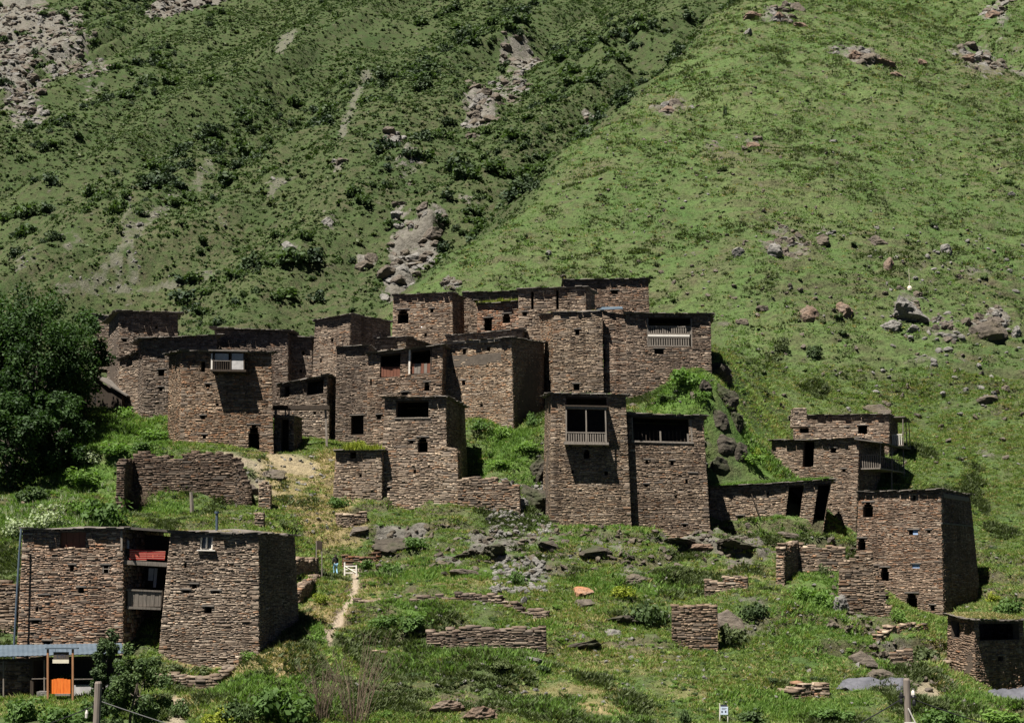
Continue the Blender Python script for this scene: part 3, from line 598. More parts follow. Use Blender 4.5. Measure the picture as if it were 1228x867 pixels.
def terrain_mat():
    m, nt, b = new_mat('hillside')
    geo = N(nt, 'ShaderNodeNewGeometry').outputs['Position']
    att = lambda n: N(nt, 'ShaderNodeAttribute', attribute_name=n).outputs['Fac']
    n1 = noise(nt, 0.045, 5, 0.6, geo); n2 = noise(nt, 0.35, 6, 0.65, geo); n3 = noise(nt, 2.2, 6, 0.7, geo)
    g = mixc(nt, ramp(nt, n1, [(0.35, 0), (0.65, 1)]), (0.052, 0.094, 0.027), (0.086, 0.124, 0.042))
    g = mixc(nt, ramp(nt, n2, [(0.44, 0), (0.64, 0.75)]), g, (0.072, 0.072, 0.036))
    g = mixc(nt, ramp(nt, n3, [(0.35, 0.75), (0.55, 0)]), g, (0.030, 0.042, 0.016))
    g = mixc(nt, ramp(nt, n3, [(0.62, 0), (0.74, 0.6)]), g, (0.130, 0.158, 0.062))
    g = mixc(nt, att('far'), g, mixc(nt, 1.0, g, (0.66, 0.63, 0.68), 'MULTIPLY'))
    g = mixc(nt, att('lush'), g, mixc(nt, ramp(nt, n2, [(0.35, 0), (0.7, 1)]), (0.05, 0.10, 0.02), (0.11, 0.17, 0.04)))
    g = mixc(nt, att('dry'), g, mixc(nt, ramp(nt, n3, [(0.35, 0), (0.65, 1)]), (0.15, 0.12, 0.055), (0.34, 0.26, 0.14)))
    sc = mixc(nt, ramp(nt, n3, [(0.3, 0), (0.7, 1)]), (0.060, 0.062, 0.044), (0.125, 0.122, 0.092))
    g = mixc(nt, att('soil'), g, mixc(nt, ramp(nt, n3, [(0.35, 0), (0.65, 1)]), (0.055, 0.045, 0.030), (0.12, 0.10, 0.065)))
    def edge(a):      # break the soft edge of a patch up with fine noise
        ad = N(nt, 'ShaderNodeMath', operation='ADD'); nt.links.new(a, ad.inputs[0])
        ms = N(nt, 'ShaderNodeMath', operation='MULTIPLY_ADD'); nt.links.new(n2, ms.inputs[0]); ms.inputs[1].default_value = 2.6; ms.inputs[2].default_value = -1.35
        nt.links.new(ms.outputs[0], ad.inputs[1])
        return ramp(nt, ad.outputs[0], [(0.32, 0), (0.72, 0.95)])
    g = mixc(nt, edge(att('scree')), g, sc)
    rn = noise(nt, 0.8, 8, 0.72, geo, (1, 1, 1.7))
    rc = mixc(nt, ramp(nt, rn, [(0.34, 0), (0.66, 1)]), (0.045, 0.042, 0.036), (0.185, 0.172, 0.152))
    rc = mixc(nt, ramp(nt, n1, [(0.45, 0), (0.6, 0.4)]), rc, (0.125, 0.112, 0.09))
    g = mixc(nt, edge(att('rock')), g, rc)
    g = mixc(nt, att('dirt'), g, mixc(nt, n3, (0.22, 0.175, 0.125), (0.36, 0.30, 0.23)))
    nt.links.new(g, b.inputs['Base Color'])
    b.inputs['Roughness'].default_value = 0.95; b.inputs['Specular IOR Level'].default_value = 0.1
    hh = mixc(nt, 0.5, n3, n2)
    bump(nt, b, hh, 1.0, 0.9)
    return m
M['hillside'] = terrain_mat()
nr, nc = GZ.shape
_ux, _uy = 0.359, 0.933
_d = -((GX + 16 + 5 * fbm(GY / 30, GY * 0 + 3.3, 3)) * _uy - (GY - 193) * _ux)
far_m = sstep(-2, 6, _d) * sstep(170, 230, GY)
def terrain(name, r0, r1):
    V = np.stack([GX[r0:r1], GY[r0:r1], GZ[r0:r1]], -1).reshape(-1, 3)
    i = np.arange((r1 - r0 - 1) * nc).reshape(-1, nc)[:, :-1].ravel()
    F = np.stack([i, i + 1, i + nc + 1, i + nc], 1)
    at = {n: ('POINT', 'FLOAT', a[r0:r1]) for n, a in (('rock', rock_m), ('scree', scree_m), ('dry', dry_m), ('lush', lush_m), ('dirt', dirt_m), ('far', far_m), ('soil', soil_m))}
    o = link(name, mesh_np(name, V, F, M['hillside'], at, smooth=True), kind='structure')
    return o
rs = int(np.searchsorted(ys, 168))
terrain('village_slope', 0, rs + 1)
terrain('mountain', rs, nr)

# ground patches as sampled anywhere
def grid_at(A_, x, y):
    r = np.clip(np.searchsorted(ys, y) - 1, 0, len(ys) - 2); ci = np.clip(((x / y - tx[0]) / (tx[1] - tx[0])).astype(int), 0, len(tx) - 2)
    return A_[r, ci]
FOOT = []
for h_ in HOUSES.values():
    FOOT.append(np.array(h_['bot'])[:, :2])
def inside_any(x, y, grow=0.25):
    m = np.zeros(len(x), bool)
    for q in FOOT:
        c = q.mean(0); q2 = c + (q - c) * (1 + grow / 3.5)
        s = None; ok = np.ones(len(x), bool)
        for i in range(4):
            a = q2[i]; b = q2[(i + 1) % 4]
            cr = (b[0] - a[0]) * (y - a[1]) - (b[1] - a[1]) * (x - a[0])
            ok &= cr > 0
        ok2 = np.ones(len(x), bool)
        for i in range(4):
            a = q2[i]; b = q2[(i + 1) % 4]
            cr = (b[0] - a[0]) * (y - a[1]) - (b[1] - a[1]) * (x - a[0])
            ok2 &= cr < 0
        m |= ok | ok2
    return m

# ------------------------------------------------------------------ stonework
class Face:
    """a wall panel seen from outside: bottom left, bottom right, top left, top right"""
    def __init__(s, bl, br, tl, tr):
        s.bl, s.br, s.tl, s.tr = [np.asarray(v, float) for v in (bl, br, tl, tr)]
        n = np.cross(s.br - s.bl, s.tl - s.bl) + np.cross(s.tr - s.tl, s.tr - s.br)
        s.n = n / np.linalg.norm(n)
        s.W = (np.linalg.norm(s.br - s.bl) + np.linalg.norm(s.tr - s.tl)) / 2
        s.H = (np.linalg.norm(s.tl - s.bl) + np.linalg.norm(s.tr - s.br)) / 2
    def at(s, u, v, o=0.0):
        u = np.asarray(u, float)[..., None]; v = np.asarray(v, float)[..., None]; o = np.asarray(o, float)[..., None]
        return (s.bl * (1 - u) + s.br * u) * (1 - v) + (s.tl * (1 - u) + s.tr * u) * v + o * s.n
    def inv(s, px, py, o=0.0):
        u = v = 0.5
        for _ in range(8):
            p = proj(s.at(u, v, o)); e = 1e-3
            du = (proj(s.at(u + e, v, o)) - p) / e; dv = (proj(s.at(u, v + e, o)) - p) / e
            J = np.array([du, dv]).T
            d = np.linalg.solve(J, np.array([px, py]) - p)
            u += d[0]; v += d[1]
        return float(u), float(v)
    def rect(s, x0, y0, x1, y1, o=0.0):
        a = s.inv(x0, y1, o); b = s.inv(x1, y1, o); c = s.inv(x1, y0, o); d = s.inv(x0, y0, o)
        return ((a[0] + d[0]) / 2, (a[1] + b[1]) / 2, (b[0] + c[0]) / 2, (c[1] + d[1]) / 2)
    def c8(s, x0, y0, x1, y1, o0, o1, ref=None):
        """eight corners of a block on the wall from offset o0 to o1; pixels are read at its outer face"""
        u0, v0, u1, v1 = s.rect(x0, y0, x1, y1, o1 if ref is None else ref)
        q = [s.at(u0, v0, o) if False else None for o in ()]
        return [s.at(u0, v0, o1), s.at(u1, v0, o1), s.at(u1, v0, o0), s.at(u0, v0, o0),
                s.at(u0, v1, o1), s.at(u1, v1, o1), s.at(u1, v1, o0), s.at(u0, v1, o0)]

PAL = np.array([[.192, .147, .112], [.240, .189, .146], [.292, .235, .183], [.142, .109, .085], [.106, .086, .071], [.225, .140, .090], [.195, .160, .130], [.36, .296, .232]]) * np.array([1.0, 1.01, 1.0])
PW = np.array([.25, .22, .12, .15, .10, .015, .12, .03])
PWR = np.array([.20, .20, .10, .10, .05, .26, .05, .04])
def stone_tints(n, red, r):
    w = PW * (1 - red) + PWR * red; w = w / w.sum()
    c = PAL[r.choice(len(PAL), n, p=w)] * r.uniform(0.86, 1.16, (n, 1))
    return c
STONE_F = np.array([[0, 1, 2, 3], [4, 5, 1, 0], [5, 6, 2, 1], [6, 7, 3, 2], [7, 4, 0, 3]])
# shared single stones (unit size: x along the wall, y outward, z up)
STONE_UNITS = []
UNIT_C = []
def make_units():
    r = np.random.default_rng(11)
    for i in range(36):
        j = r.uniform(-.09, .09, (8, 3)) * np.array([0.35, 0.8, 1.2])
        V = np.array([[-.5, 1, -.5], [.5, 1, -.5], [.5, 1, .5], [-.5, 1, .5], [-.5, 0, -.5], [.5, 0, -.5], [.5, 0, .5], [-.5, 0, .5]]) + j * np.array([[1]] * 4 + [[0.3]] * 4)
        F = STONE_F[:, ::-1]
        c = stone_tints(1, 1.0 if i >= 24 else 0.1, r)[0] * (.62, .75, .88, 1.0)[i % 4]
        me = mesh_np('stone_piece', V, F, M['stone'], {'tint': ('FACE', 'FLOAT_COLOR', np.tile([*c, 1], (5, 1)))})
        STONE_UNITS.append(me); UNIT_C.append(c)
make_units()
HOLE_DEPTH = 0.5
def split_arch(h):
    """an arched opening as three stacked rectangles"""
    if h[0] != 'arch': return [tuple(h)]
    _, x0, y0, x1, y1 = h
    w = x1 - x0; hh = y1 - y0
    return [(x0, y0 + hh * .32, x1, y1), (x0 + w * .12, y0 + hh * .12, x1 - w * .12, y0 + hh * .32), (x0 + w * .3, y0, x1 - w * .3, y0 + hh * .12)]

def core_panel(face, holes, mb, solid=True):
    us = sorted({0.0, 1.0, *[np.clip(x, 0, 1) for h in holes for x in (h[0], h[2])]})
    vs = sorted({0.0, 1.0, *[np.clip(x, 0, 1) for h in holes for x in (h[1], h[3])]})
    for a, b in zip(us[:-1], us[1:]):
        if b - a < 1e-6: continue
        for c, d in zip(vs[:-1], vs[1:]):
            if d - c < 1e-6: continue
            m = ((a + b) / 2, (c + d) / 2)
            if any(h[0] < m[0] < h[2] and h[1] < m[1] < h[3] for h in holes): continue
            mb.add([face.at(a, c), face.at(b, c), face.at(b, d), face.at(a, d)], [[0, 1, 2, 3]])
    for h in holes:       # reveals
        u0, v0, u1, v1 = [min(max(t, 0.0), 1.0) for t in h]
        o = -HOLE_DEPTH
        f = [face.at(u0, v0), face.at(u1, v0), face.at(u1, v1), face.at(u0, v1), face.at(u0, v0, o), face.at(u1, v0, o), face.at(u1, v1, o), face.at(u0, v1, o)]
        mb.add(f, [[0, 4, 5, 1], [1, 5, 6, 2], [2, 6, 7, 3], [3, 7, 4, 0]])

def lay_stones(face, holes, r, red=0.0, course=0.165, length=0.46, big=0, top_fn=None, rustfn=None, proud=1.0):
    """-> V(n,8,3), tints(n,3), list of large stones kept as single pieces"""
    H, Wd = face.H, face.W
    rows = []
    v = 0.0
    while v < H - 0.04:
        h = min(r.choice((.65, .8, 1.0, 1.2, 1.6)) * course, H - v)
        u = -r.uniform(0, 0.25)
        while u < Wd:
            l = length * math.exp(r.normal(0, 0.5)); l = min(max(l, 0.12), 1.0)
            rows.append((max(u, -.015) / Wd, min(u + l, Wd + 0.015) / Wd, v / H, (v + h) / H))
            u += l
        v += h
    q = np.array(rows)
    if len(holes):
        segs = []
        for (a, b, c, d) in q:
            parts = [(a, b)]
            for (hx0, hy0, hx1, hy1) in holes:
                ov = min(d, hy1) - max(c, hy0)
                if ov <= 0.25 * (d - c): continue
                np_ = []
                for (s0, s1) in parts:
                    if s1 <= hx0 or s0 >= hx1: np_.append((s0, s1)); continue
                    if s0 < hx0: np_.append((s0, hx0))
                    if s1 > hx1: np_.append((hx1, s1))
                parts = np_
            segs += [(s0, s1, c, d) for s0, s1 in parts if (s1 - s0) * Wd > 0.06]
        q = np.array(segs)
    if top_fn is not None:
        q = q[q[:, 3] <= top_fn((q[:, 0] + q[:, 1]) / 2) + 1e-6]
    n = len(q)
    gu = 0.008 / Wd; gv = 0.009 / H
    u0, u1, v0, v1 = q[:, 0] + gu, q[:, 1] - gu, q[:, 2] + gv * r.uniform(.3, 1.6, n), q[:, 3] - gv * r.uniform(.3, 1.6, n)
    wav = (0.11 * fbm(u0 * Wd / 2.2, v0 * H / 1.5, 2) + 0.025 * r.normal(size=n)) / H
    top = v1 > 1 - 0.01
    wav = np.where(top, 0, wav); v0 = np.clip(v0 + wav, 0, 1); v1 = np.clip(v1 + wav, 0, 1)
    pr = (0.012 + np.abs(r.normal(0, 0.010, n))) * proud + np.where(r.random(n) < .025, .03, 0) + .016 * np.clip(.5 + fbm(u0 * Wd / 2.5, v0 * H / 2.5, 2), 0, 1.5)
    tilt = r.normal(0, .007, (n, 4))
    jv = r.normal(0, .09, (n, 4)) * (v1 - v0)[:, None]; ju = r.normal(0, .012, (n, 4)) / Wd
    U = np.stack([u0, u1, u1, u0], 1); Vv = np.stack([v0, v0, v1, v1], 1)
    back = face.at(U, Vv, -0.03)
    fr = face.at(U + ju, np.clip(Vv + jv, 0, 1.002), np.maximum(pr[:, None] + tilt, 0.008))
    V = np.concatenate([fr, back], 1)
    red_l = red if rustfn is None else None
    if rustfn is None:
        T = stone_tints(n, red, r)
    else:
        k = np.clip(rustfn((u0 + u1) / 2, (v0 + v1) / 2), 0, 1)
        T0 = stone_tints(n, 0.0, r); T1 = stone_tints(n, 1.0, r)
        T = np.where((r.random(n) < k)[:, None], T1, T0)
    # broad patches of different stone across a wall
    cx = face.at((u0 + u1) / 2, (v0 + v1) / 2)
    T = T * (1 + 0.30 * fbm(cx[:, 0] / 2.2 + cx[:, 1] / 3.0, cx[:, 2] / 1.6, 3))[:, None]
    singles = []
    if big:
        ar = (u1 - u0) * Wd
        order = np.argsort(-ar * np.clip((v1 - v0) * H, 0.05, .3))
        vis = [i for i in order if v0[i] > 0.12 and ar[i] > 0.42][:big]
        keep = np.ones(n, bool); keep[vis] = False
        for i in vis:
            singles.append((face.at((u0[i] + u1[i]) / 2, (v0[i] + v1[i]) / 2, -0.03), ar[i], (v1[i] - v0[i]) * H, float(pr[i]) + 0.035))
        V = V[keep]; T = T[keep]
    return V, T, singles

def emit_stones(parent, Vs, Ts, singles, red, r):
    UC = np.array(UNIT_C)
    if Vs:
        V = np.concatenate(Vs); T = np.concatenate(Ts); n = len(V)
        F = (STONE_F[None] + 8 * np.arange(n)[:, None, None]).reshape(-1, 4)
        me = mesh_np('stonework', V.reshape(-1, 3), F, M['stone'], {'tint': ('FACE', 'FLOAT_COLOR', np.repeat(np.c_[T, np.ones(n)], 5, 0))})
        own(link('stonework', me, kind='stuff'), parent)
    for (p, w, h, d, face) in singles:
        want = T[int(r.integers(len(T)))]
        me = STONE_UNITS[int(r.choice(np.argsort(((UC - want) ** 2).sum(1))[:4]))]
        o = link('stone', me)
        x = face.br - face.bl; x = x / np.linalg.norm(x); z = np.cross(x, face.n) * 1.0
        y = face.n; z = np.cross(x, y); z = z if z[2] > 0 else -z
        Mx = Matrix(((x[0] * w, y[0] * d, z[0] * h, p[0]), (x[1] * w, y[1] * d, z[1] * h, p[1]), (x[2] * w, y[2] * d, z[2] * h, p[2]), (0, 0, 0, 1)))
        o.parent = parent
        o.matrix_parent_inverse = Matrix.Translation(Vector(parent.location)).inverted()
        o.matrix_basis = Mx

SLATES = []
def make_slates():
    r = np.random.default_rng(5)
    for i in range(8):
        V = np.array([[-.5, -.5, 0], [.5, -.5, 0], [.5, .5, 0], [-.5, .5, 0], [-.5, -.5, 1], [.5, -.5, 1], [.5, .5, 1], [-.5, .5, 1]]) + r.uniform(-.1, .1, (8, 3)) * np.array([.6, 1, .35])
        mb = MB(); mb.hexa(V); SLATES.append(mb.mesh('slate_piece', M['slate']))
make_slates()
def make_roof(parent, top, h, r, vis=2):
    oh = h.get('oh', 0.2); th = h.get('th', 0.13)
    t = np.array(top); c = t.mean(0)
    out = []
    for i in range(4):          # push each corner out along its two edges
        e1 = t[i] - t[(i + 1) % 4]; e2 = t[i] - t[(i - 1) % 4]
        e1 = e1 / np.linalg.norm(e1); e2 = e2 / np.linalg.norm(e2)
        out.append(t[i] + (e1 + e2) * oh)
    out = np.array(out); lo = out + [0, 0, 0.012]; hi = out + [0, 0, th]
    mb = MB()
    # top bowed and slightly uneven
    n = 7
    def patch(q, bow):
        V = []
        for i in range(n):
            for j in range(n):
                u = i / (n - 1); v = j / (n - 1)
                p = (q[0] * (1 - u) + q[1] * u) * (1 - v) + (q[3] * (1 - u) + q[2] * u) * v
                b = bow * math.sin(math.pi * u) * math.sin(math.pi * v)
                e = 0.045 * r.normal() - .10 * math.sin(math.pi * u) * (v in (0, 1)) - .08 * math.sin(math.pi * v) * (u in (0, 1))
                V.append(p + [0, 0, b + e])
        return V
    V = patch(hi, h.get('bow', 0.18)); F = []
    for i in range(n - 1):
        for j in range(n - 1):
            F.append([i * n + j, (i + 1) * n + j, (i + 1) * n + j + 1, i * n + j + 1])
    mb.add(V, F)
    ring = [0 * n + 0, (n - 1) * n + 0, (n - 1) * n + n - 1, 0 * n + n - 1]
    mb.add(list(lo), [[0, 3, 2, 1]])
    for a, b in ((0, 1), (1, 2), (2, 3), (3, 0)):
        idx = [ring[a], ring[b]]
        # sides follow the edge verts
        line_ = {(0, 1): [k * n for k in range(n)], (1, 2): [(n - 1) * n + k for k in range(n)], (2, 3): [(n - 1 - k) * n + n - 1 for k in range(n)], (3, 0): [n - 1 - k for k in range(n)]}[(a, b)]
        for k in range(n - 1):
            f0 = k / (n - 1); f1 = (k + 1) / (n - 1)
            p0 = lo[a] * (1 - f0) + lo[b] * f0; p1 = lo[a] * (1 - f1) + lo[b] * f1
            mb.add([p0, p1, V[line_[k + 1]], V[line_[k]]], [[0, 1, 2, 3]])
    roof = own(mb.build('roof', M['sod'] if h.get('grass') else M['slate']), parent)
    # slates along the eaves that can be seen
    for e in range(vis + 1):
        a, b = hi[e % 4], hi[(e + 1) % 4]
        d = b - a; L = np.linalg.norm(d); d = d / L
        nrm = np.array([d[1], -d[0], 0]); nrm = nrm / np.linalg.norm(nrm)
        s = 0.0
        while s < L - 0.15:
            w = min(r.uniform(0.5, 1.15), L - s + .1)
            p = a + d * (s + w / 2) - nrm * (0.24 - r.uniform(0, .20)) + [0, 0, -0.035 - .07 * math.sin(math.pi * min(s / L, 1)) + r.uniform(-.02, .05)]
            o = link('slate', SLATES[int(r.integers(8))])
            o.parent = roof
            ang = math.atan2(d[1], d[0]) + r.normal(0, .05); pit = math.asin(np.clip(d[2], -.9, .9)) + r.normal(0, .02)
            Mx = Matrix.Translation(Vector(p)) @ Matrix.Rotation(ang, 4, 'Z') @ Matrix.Rotation(-pit, 4, 'Y') @ Matrix.Diagonal((w * .97, r.uniform(.55, .8), r.uniform(.05, .085), 1))
            o.matrix_parent_inverse = Matrix.Identity(4)
            o.matrix_basis = Matrix.Translation(Vector(parent.location)).inverted() @ Mx if False else Mx
            s += w
    return roof

BUILT = {}
def build_house(key, parent=None, name='stone_house'):
    h = HOUSES[key]; r = np.random.default_rng(abs(hash(key)) % 9999 if False else sum(ord(c) * (i + 3) for i, c in enumerate(key)))
    top, bot = h['top'], h['bot']
    if parent is None:
        parent = thing(name, h['label'], 'house', tuple(np.mean(bot, 0)), h.get('group'))
    red = h.get('red', 0.12)
    zlow = min(b[2] for b in bot) - 1.2
    ext = [b + (b - t) * (b[2] - zlow) / (t[2] - b[2]) for b, t in zip(bot, top)]
    nv = len(h['E']) - 1
    faces = []; mb = MB(); Vs = []; Ts = []; sg = []
    far = np.mean(bot, 0)[1] > 140
    cs = {'k': .85, 'j': 1.3, 'j2': 1.4, 'j3': 1.25, 's': 1.1, 'd': 1.1, 'front_l': .95, 'front_r': .88, 'v': .92, 'l': 1.2, 'm2': 1.25}.get(key, float(r.uniform(.9, 1.25)))
    for i in range(4):
        j = (i + 1) % 4
        f = Face(ext[i], ext[j], top[i], top[j]); faces.append(f)
        hs = []
        if i < nv and i < len(h['holes']):
            for hp in h['holes'][i]:
                for q in split_arch(hp): hs.append(f.rect(*q))
        core_panel(f, hs, mb)
        if i == (2 if nv == 1 else 3) and nv == 1: continue      # the uphill back is buried
        rust = None
        if h.get('rust') and i == 0: rust = lambda u, v: 0.9 - 0 * u
        elif h.get('rust'): rust = lambda u, v: 0.7 * np.exp(-u / .15)
        elif red > .3:
            ph = r.random() * 9
            rust = lambda u, v, ph=ph, f=f: red * np.clip(1.0 + 2.2 * fbm(u * f.W / 3.5 + ph, v * f.H / 3.5, 2), 0, 1.6)
        V, T, s = lay_stones(f, hs, r, red, (0.105 if not far else 0.115) * cs if i < nv else .2, (0.25 if not far else 0.27) * cs if i < nv else .5, big=(60 if i < nv and f.n[1] < -.6 else 0), rustfn=rust)
        Vs.append(V); Ts.append(T * np.array(h.get('tone', (1, 1, 1)))); sg += [(*x, f) for x in s]
    own(mb.build('wall', M['mortar']), parent)
    for i in range(nv):          # longer stones up the corners, lintels over the larger openings
        f = faces[i]
        if f.n[1] > -.5: continue
        for ue in (0, 1):
            hs_ = [f.rect(*g_) for hp in h['holes'][i] for g_ in split_arch(hp)]; z_ = 1.4 + r.uniform(0, .2); k = 0
            while z_ < f.H - .3:
                hq = r.uniform(.17, .30); wq = (.62 if k % 2 else .38) * r.uniform(.85, 1.2); uc = wq / 2 / f.W - .012 / f.W
                um_ = uc if ue == 0 else 1 - uc; hit_ = any(um_ + wq / f.W / 2 > g_[0] and um_ - wq / f.W / 2 < g_[2] and z_ / f.H + .15 / f.H > g_[1] and z_ / f.H - .15 / f.H < g_[3] for g_ in hs_)
                if r.random() < .5 and len(sg) < 120 and not hit_: sg.append((f.at(uc if ue == 0 else 1 - uc, z_ / f.H, -.03), wq, hq * .93, .065 + r.uniform(-.012, .012), f))
                z_ += hq * r.uniform(1.0, 1.9); k += 1
        for hp in h['holes'][i]:
            q = hp[1:] if hp[0] == 'arch' else hp
            if q[2] - q[0] >= 16 and key not in ('front_l', 'front_r', 'd'):
                m2 = MB(); m2.hexa(f.c8(q[0] - 1, q[1] - .3, q[2] + 1, q[1] + 1.7, -.35, .03)); own(m2.build('lintel', M['dark_wood']), parent)
            if q[2] - q[0] < 4 or q[2] - q[0] > 16 or q[1] < min(h['E'][i][1], h['E'][i + 1][1]) + 4: continue
            u0, v0, u1, v1 = f.rect(*q); e = .16 / f.W; tv = .10 / f.H
            m2 = MB(); m2.hexa([f.at(u0 - e, v1, .09), f.at(u1 + e, v1, .09), f.at(u1 + e, v1, -.3), f.at(u0 - e, v1, -.3), f.at(u0 - e, v1 + tv, .085), f.at(u1 + e, v1 + tv, .085), f.at(u1 + e, v1 + tv, -.3), f.at(u0 - e, v1 + tv, -.3)])
            own(m2.build('lintel', M['slate']), parent)
    emit_stones(parent, Vs, Ts, sg, red, r)
    if not h.get('noroof'):
        make_roof(parent, top, h, r, nv)
    else:
        mb = MB(); mb.add(top, [[0, 1, 2, 3]]); own(mb.build('wall_top', M['rock']), parent)
    BUILT[key] = (parent, faces)
    return parent, faces

def part(parent, name, mat, *blocks):
    mb = MB()
    for b in blocks: mb.hexa(b)
    return own(mb.build(name, M[mat]), parent)

for k_ in HOUSES:
    if k_ not in ('front_l', 'front_r'): build_house(k_)

# ------------------------------------------------------------------ the front double house
fh = thing('double_house', 'double slate house in front with a red carpet hung on its middle balcony', 'house', tuple(np.mean(HOUSES['front_l']['bot'], 0)))
_, FL = build_house('front_l', fh)
_, FR = build_house('front_r', fh)
tl_, tr_ = HOUSES['front_l']['top'], HOUSES['front_r']['top']
gap = Face(P(147, 795, 94.8), P(189, 795, 95.7), P(147, 636, 95.0), P(205, 640, 95.9))
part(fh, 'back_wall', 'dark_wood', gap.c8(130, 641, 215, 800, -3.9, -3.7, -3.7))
mb = MB(); q0 = [tl_[1] + [0.1, -.2, .05], tr_[0] + [-.1, -.2, .05], tr_[0] + [0, 6.5, .05], tl_[1] + [0, 6.5, .05]]
mb.hexa(q0 + [v + np.array([0, 0, .16]) for v in q0]); rf = own(mb.build('roof', M['slate']), fh)
fl_ = part(fh, 'balcony_floor', 'old_wood', gap.c8(148, 673, 202, 678, -3.6, 0.05))
part(fh, 'balcony_floor', 'old_wood', gap.c8(152, 727.5, 193, 730.5, -3.6, -0.05))
for i in range(9):
    x = 152.2 + i * 4.75
    part(fh, 'plank', 'old_wood', gap.c8(x, 708.6 + (i * 7 % 3) * .3, x + 4.5, 727, -.32 - .015 * (i % 2), -.27 - .015 * (i % 2)))
part(fh, 'handrail', 'old_wood', gap.c8(151.5, 707, 195.5, 709, -.36, -.22))
part(fh, 'carpet', 'carpet', gap.c8(155.5, 659, 176, 671.5, -.12, .0), gap.c8(176.2, 660, 198, 670.8, -.13, -.01))
part(fh, 'handrail', 'dark_wood', gap.c8(149, 659, 203, 660.5, -.24, -.15))
part(fh, 'hanging_cloth', 'pale_cloth', gap.c8(148.5, 647, 152, 664, -.5, -.46), gap.c8(152.5, 648, 155, 659, -.55, -.5))
part(fh, 'hanging_cloth', 'pale_cloth', gap.c8(178, 681, 184, 696, -2.0, -1.96), gap.c8(184.5, 681, 188, 704, -2.05, -2.0))
for x, y0, y1 in ((150, 660, 673), (201, 661, 673), (194, 708, 728), (152.5, 708, 728)):
    part(fh, 'post', 'dark_wood', gap.c8(x - .8, y0, x + .8, y1, -.30, -.20))
f = FR[0]
wnd = part(fh, 'window', 'glass', f.c8(240, 644, 255, 659, -.20, -.16))
for b in ((240, 644, 241.4, 659), (253.6, 644, 255, 659), (246.6, 644, 248.3, 659), (241.4, 657.6, 253.6, 659)):
    o = MB(); o.hexa(f.c8(*b, -.16, -.04)); c_ = o.build('window_frame', M['white_wood']); c_.parent = wnd
part(fh, 'window_sill', 'white_wood', f.c8(236, 659.2, 258, 660.4, -.05, .28))
f = FL[0]
sh = part(fh, 'shutter', 'red_wood', *[f.c8(72 + i * 7.8, 638, 79.4 + i * 7.8, 657, -.22, -.17) for i in range(4)])
for b in ((123, 677, 124.2, 687), (130, 677, 131, 687), (124, 681.5, 130, 682.5), (124, 677, 130, 678)):
    part(fh, 'window_frame', 'old_wood', f.c8(*b, -.12, .03))
part(fh, 'corner_post', 'old_wood', f.c8(144.5, 636, 146.8, 660, -.02, .09))
mb = MB(); mb.tube([P(25.5, 634, 94.7), P(24, 650, 94.6), P(20, 715, 94.4), P(17, 772, 94.3), P(16.5, 792, 94.3)], .07, 6)
own(mb.build('downpipe', M['sheet_metal']), fh)
mb = MB(); mb.tube([P(260, 640, 97), P(260, 614, 97)], .09, 8); mb.tube([P(260, 615.5, 97), P(260, 613, 97)], .15, 8)
own(mb.build('stovepipe', M['sheet_metal']), fh)

# ------------------------------------------------------------------ woodwork of the other houses
def rail(parent, f, x0, x1, y0, y1, o, n, mat='old_wood', w=.035):
    """balusters and two rails on a wall panel at offset o, given in pixels"""
    part(parent, 'rail', mat, f.c8(x0, y0, x1, y0 + 1.3, o - .06, o + .03))
    part(parent, 'rail', mat, f.c8(x0, y1 - 1.3, x1, y1, o - .06, o + .03))
    for i in range(n):
        x = x0 + (x1 - x0) * (i + .5) / n
        part(parent, 'baluster', mat, f.c8(x - .75, y0 + 1.3, x + .75, y1 - 1.3, o - .045, o))
def post(parent, f, x, y0, y1, o, hw=.8, mat='old_wood', name='post'):
    part(parent, name, mat, f.c8(x - hw, y0, x + hw, y1, o - .11, o))
# q: railed balcony
p_, F_ = BUILT['q']; f = F_[1]
part(p_, 'balcony_floor', 'old_wood', f.c8(676, 530, 730, 533, -.3, 1.38))
rail(p_, f, 678, 727, 518, 531, 1.34, 17)
for x in (679, 703, 726.5): post(p_, f, x, 490, 531, 1.37)
part(p_, 'balcony_beam', 'old_wood', f.c8(678, 487.5, 728, 490.5, 1.2, 1.4))
part(p_, 'awning', 'dark_wood', f.c8(677, 486, 729, 487.6, .0, 1.5))
for x in (679.5, 726): part(p_, 'side_rail', 'old_wood', f.c8(x - .6, 518, x + .6, 519.5, 0, 1.28))
for x in (683, 704, 724): part(p_, 'bracket', 'dark_wood', f.c8(x - 1, 533, x + 1, 536, -.1, 1.2))
mb = MB(); mb.tube([f.at(*f.inv(731, 540, .25), .25), f.at(*f.inv(739, 560, .05), .05)], .05, 5)
own(mb.build('bracket', M['old_wood']), p_)
# r: loggia
p_, F_ = BUILT['r']; f = F_[0]
part(p_, 'sill_board', 'old_wood', f.c8(757, 529, 832, 531, -.3, .12))
for x, y0 in ((758.5, 500), (792, 517), (825, 520), (829, 500)): post(p_, f, x, y0, 530, .04, 1.0 if x > 780 else .7)
part(p_, 'lintel', 'dark_wood', f.c8(755, 499.5, 833, 501.5, -.1, .10))
for i in range(14):
    x = 761 + i * 4.6
    if abs(x - 792) > 3: part(p_, 'baluster', 'dark_wood', f.c8(x - .5, 517, x + .5, 529.5, -.4, -.36))
# p: two rows of balusters
p_, F_ = BUILT['p']; f = F_[0]
rail(p_, f, 777, 829, 391, 401, -.05, 19)
rail(p_, f, 778, 827, 404, 415.5, -.02, 17)
part(p_, 'board', 'white_wood', f.c8(777, 401.4, 827, 403.6, -.1, .04))
post(p_, f, 776.8, 380, 416, .0); post(p_, f, 829.3, 380, 416, .0)
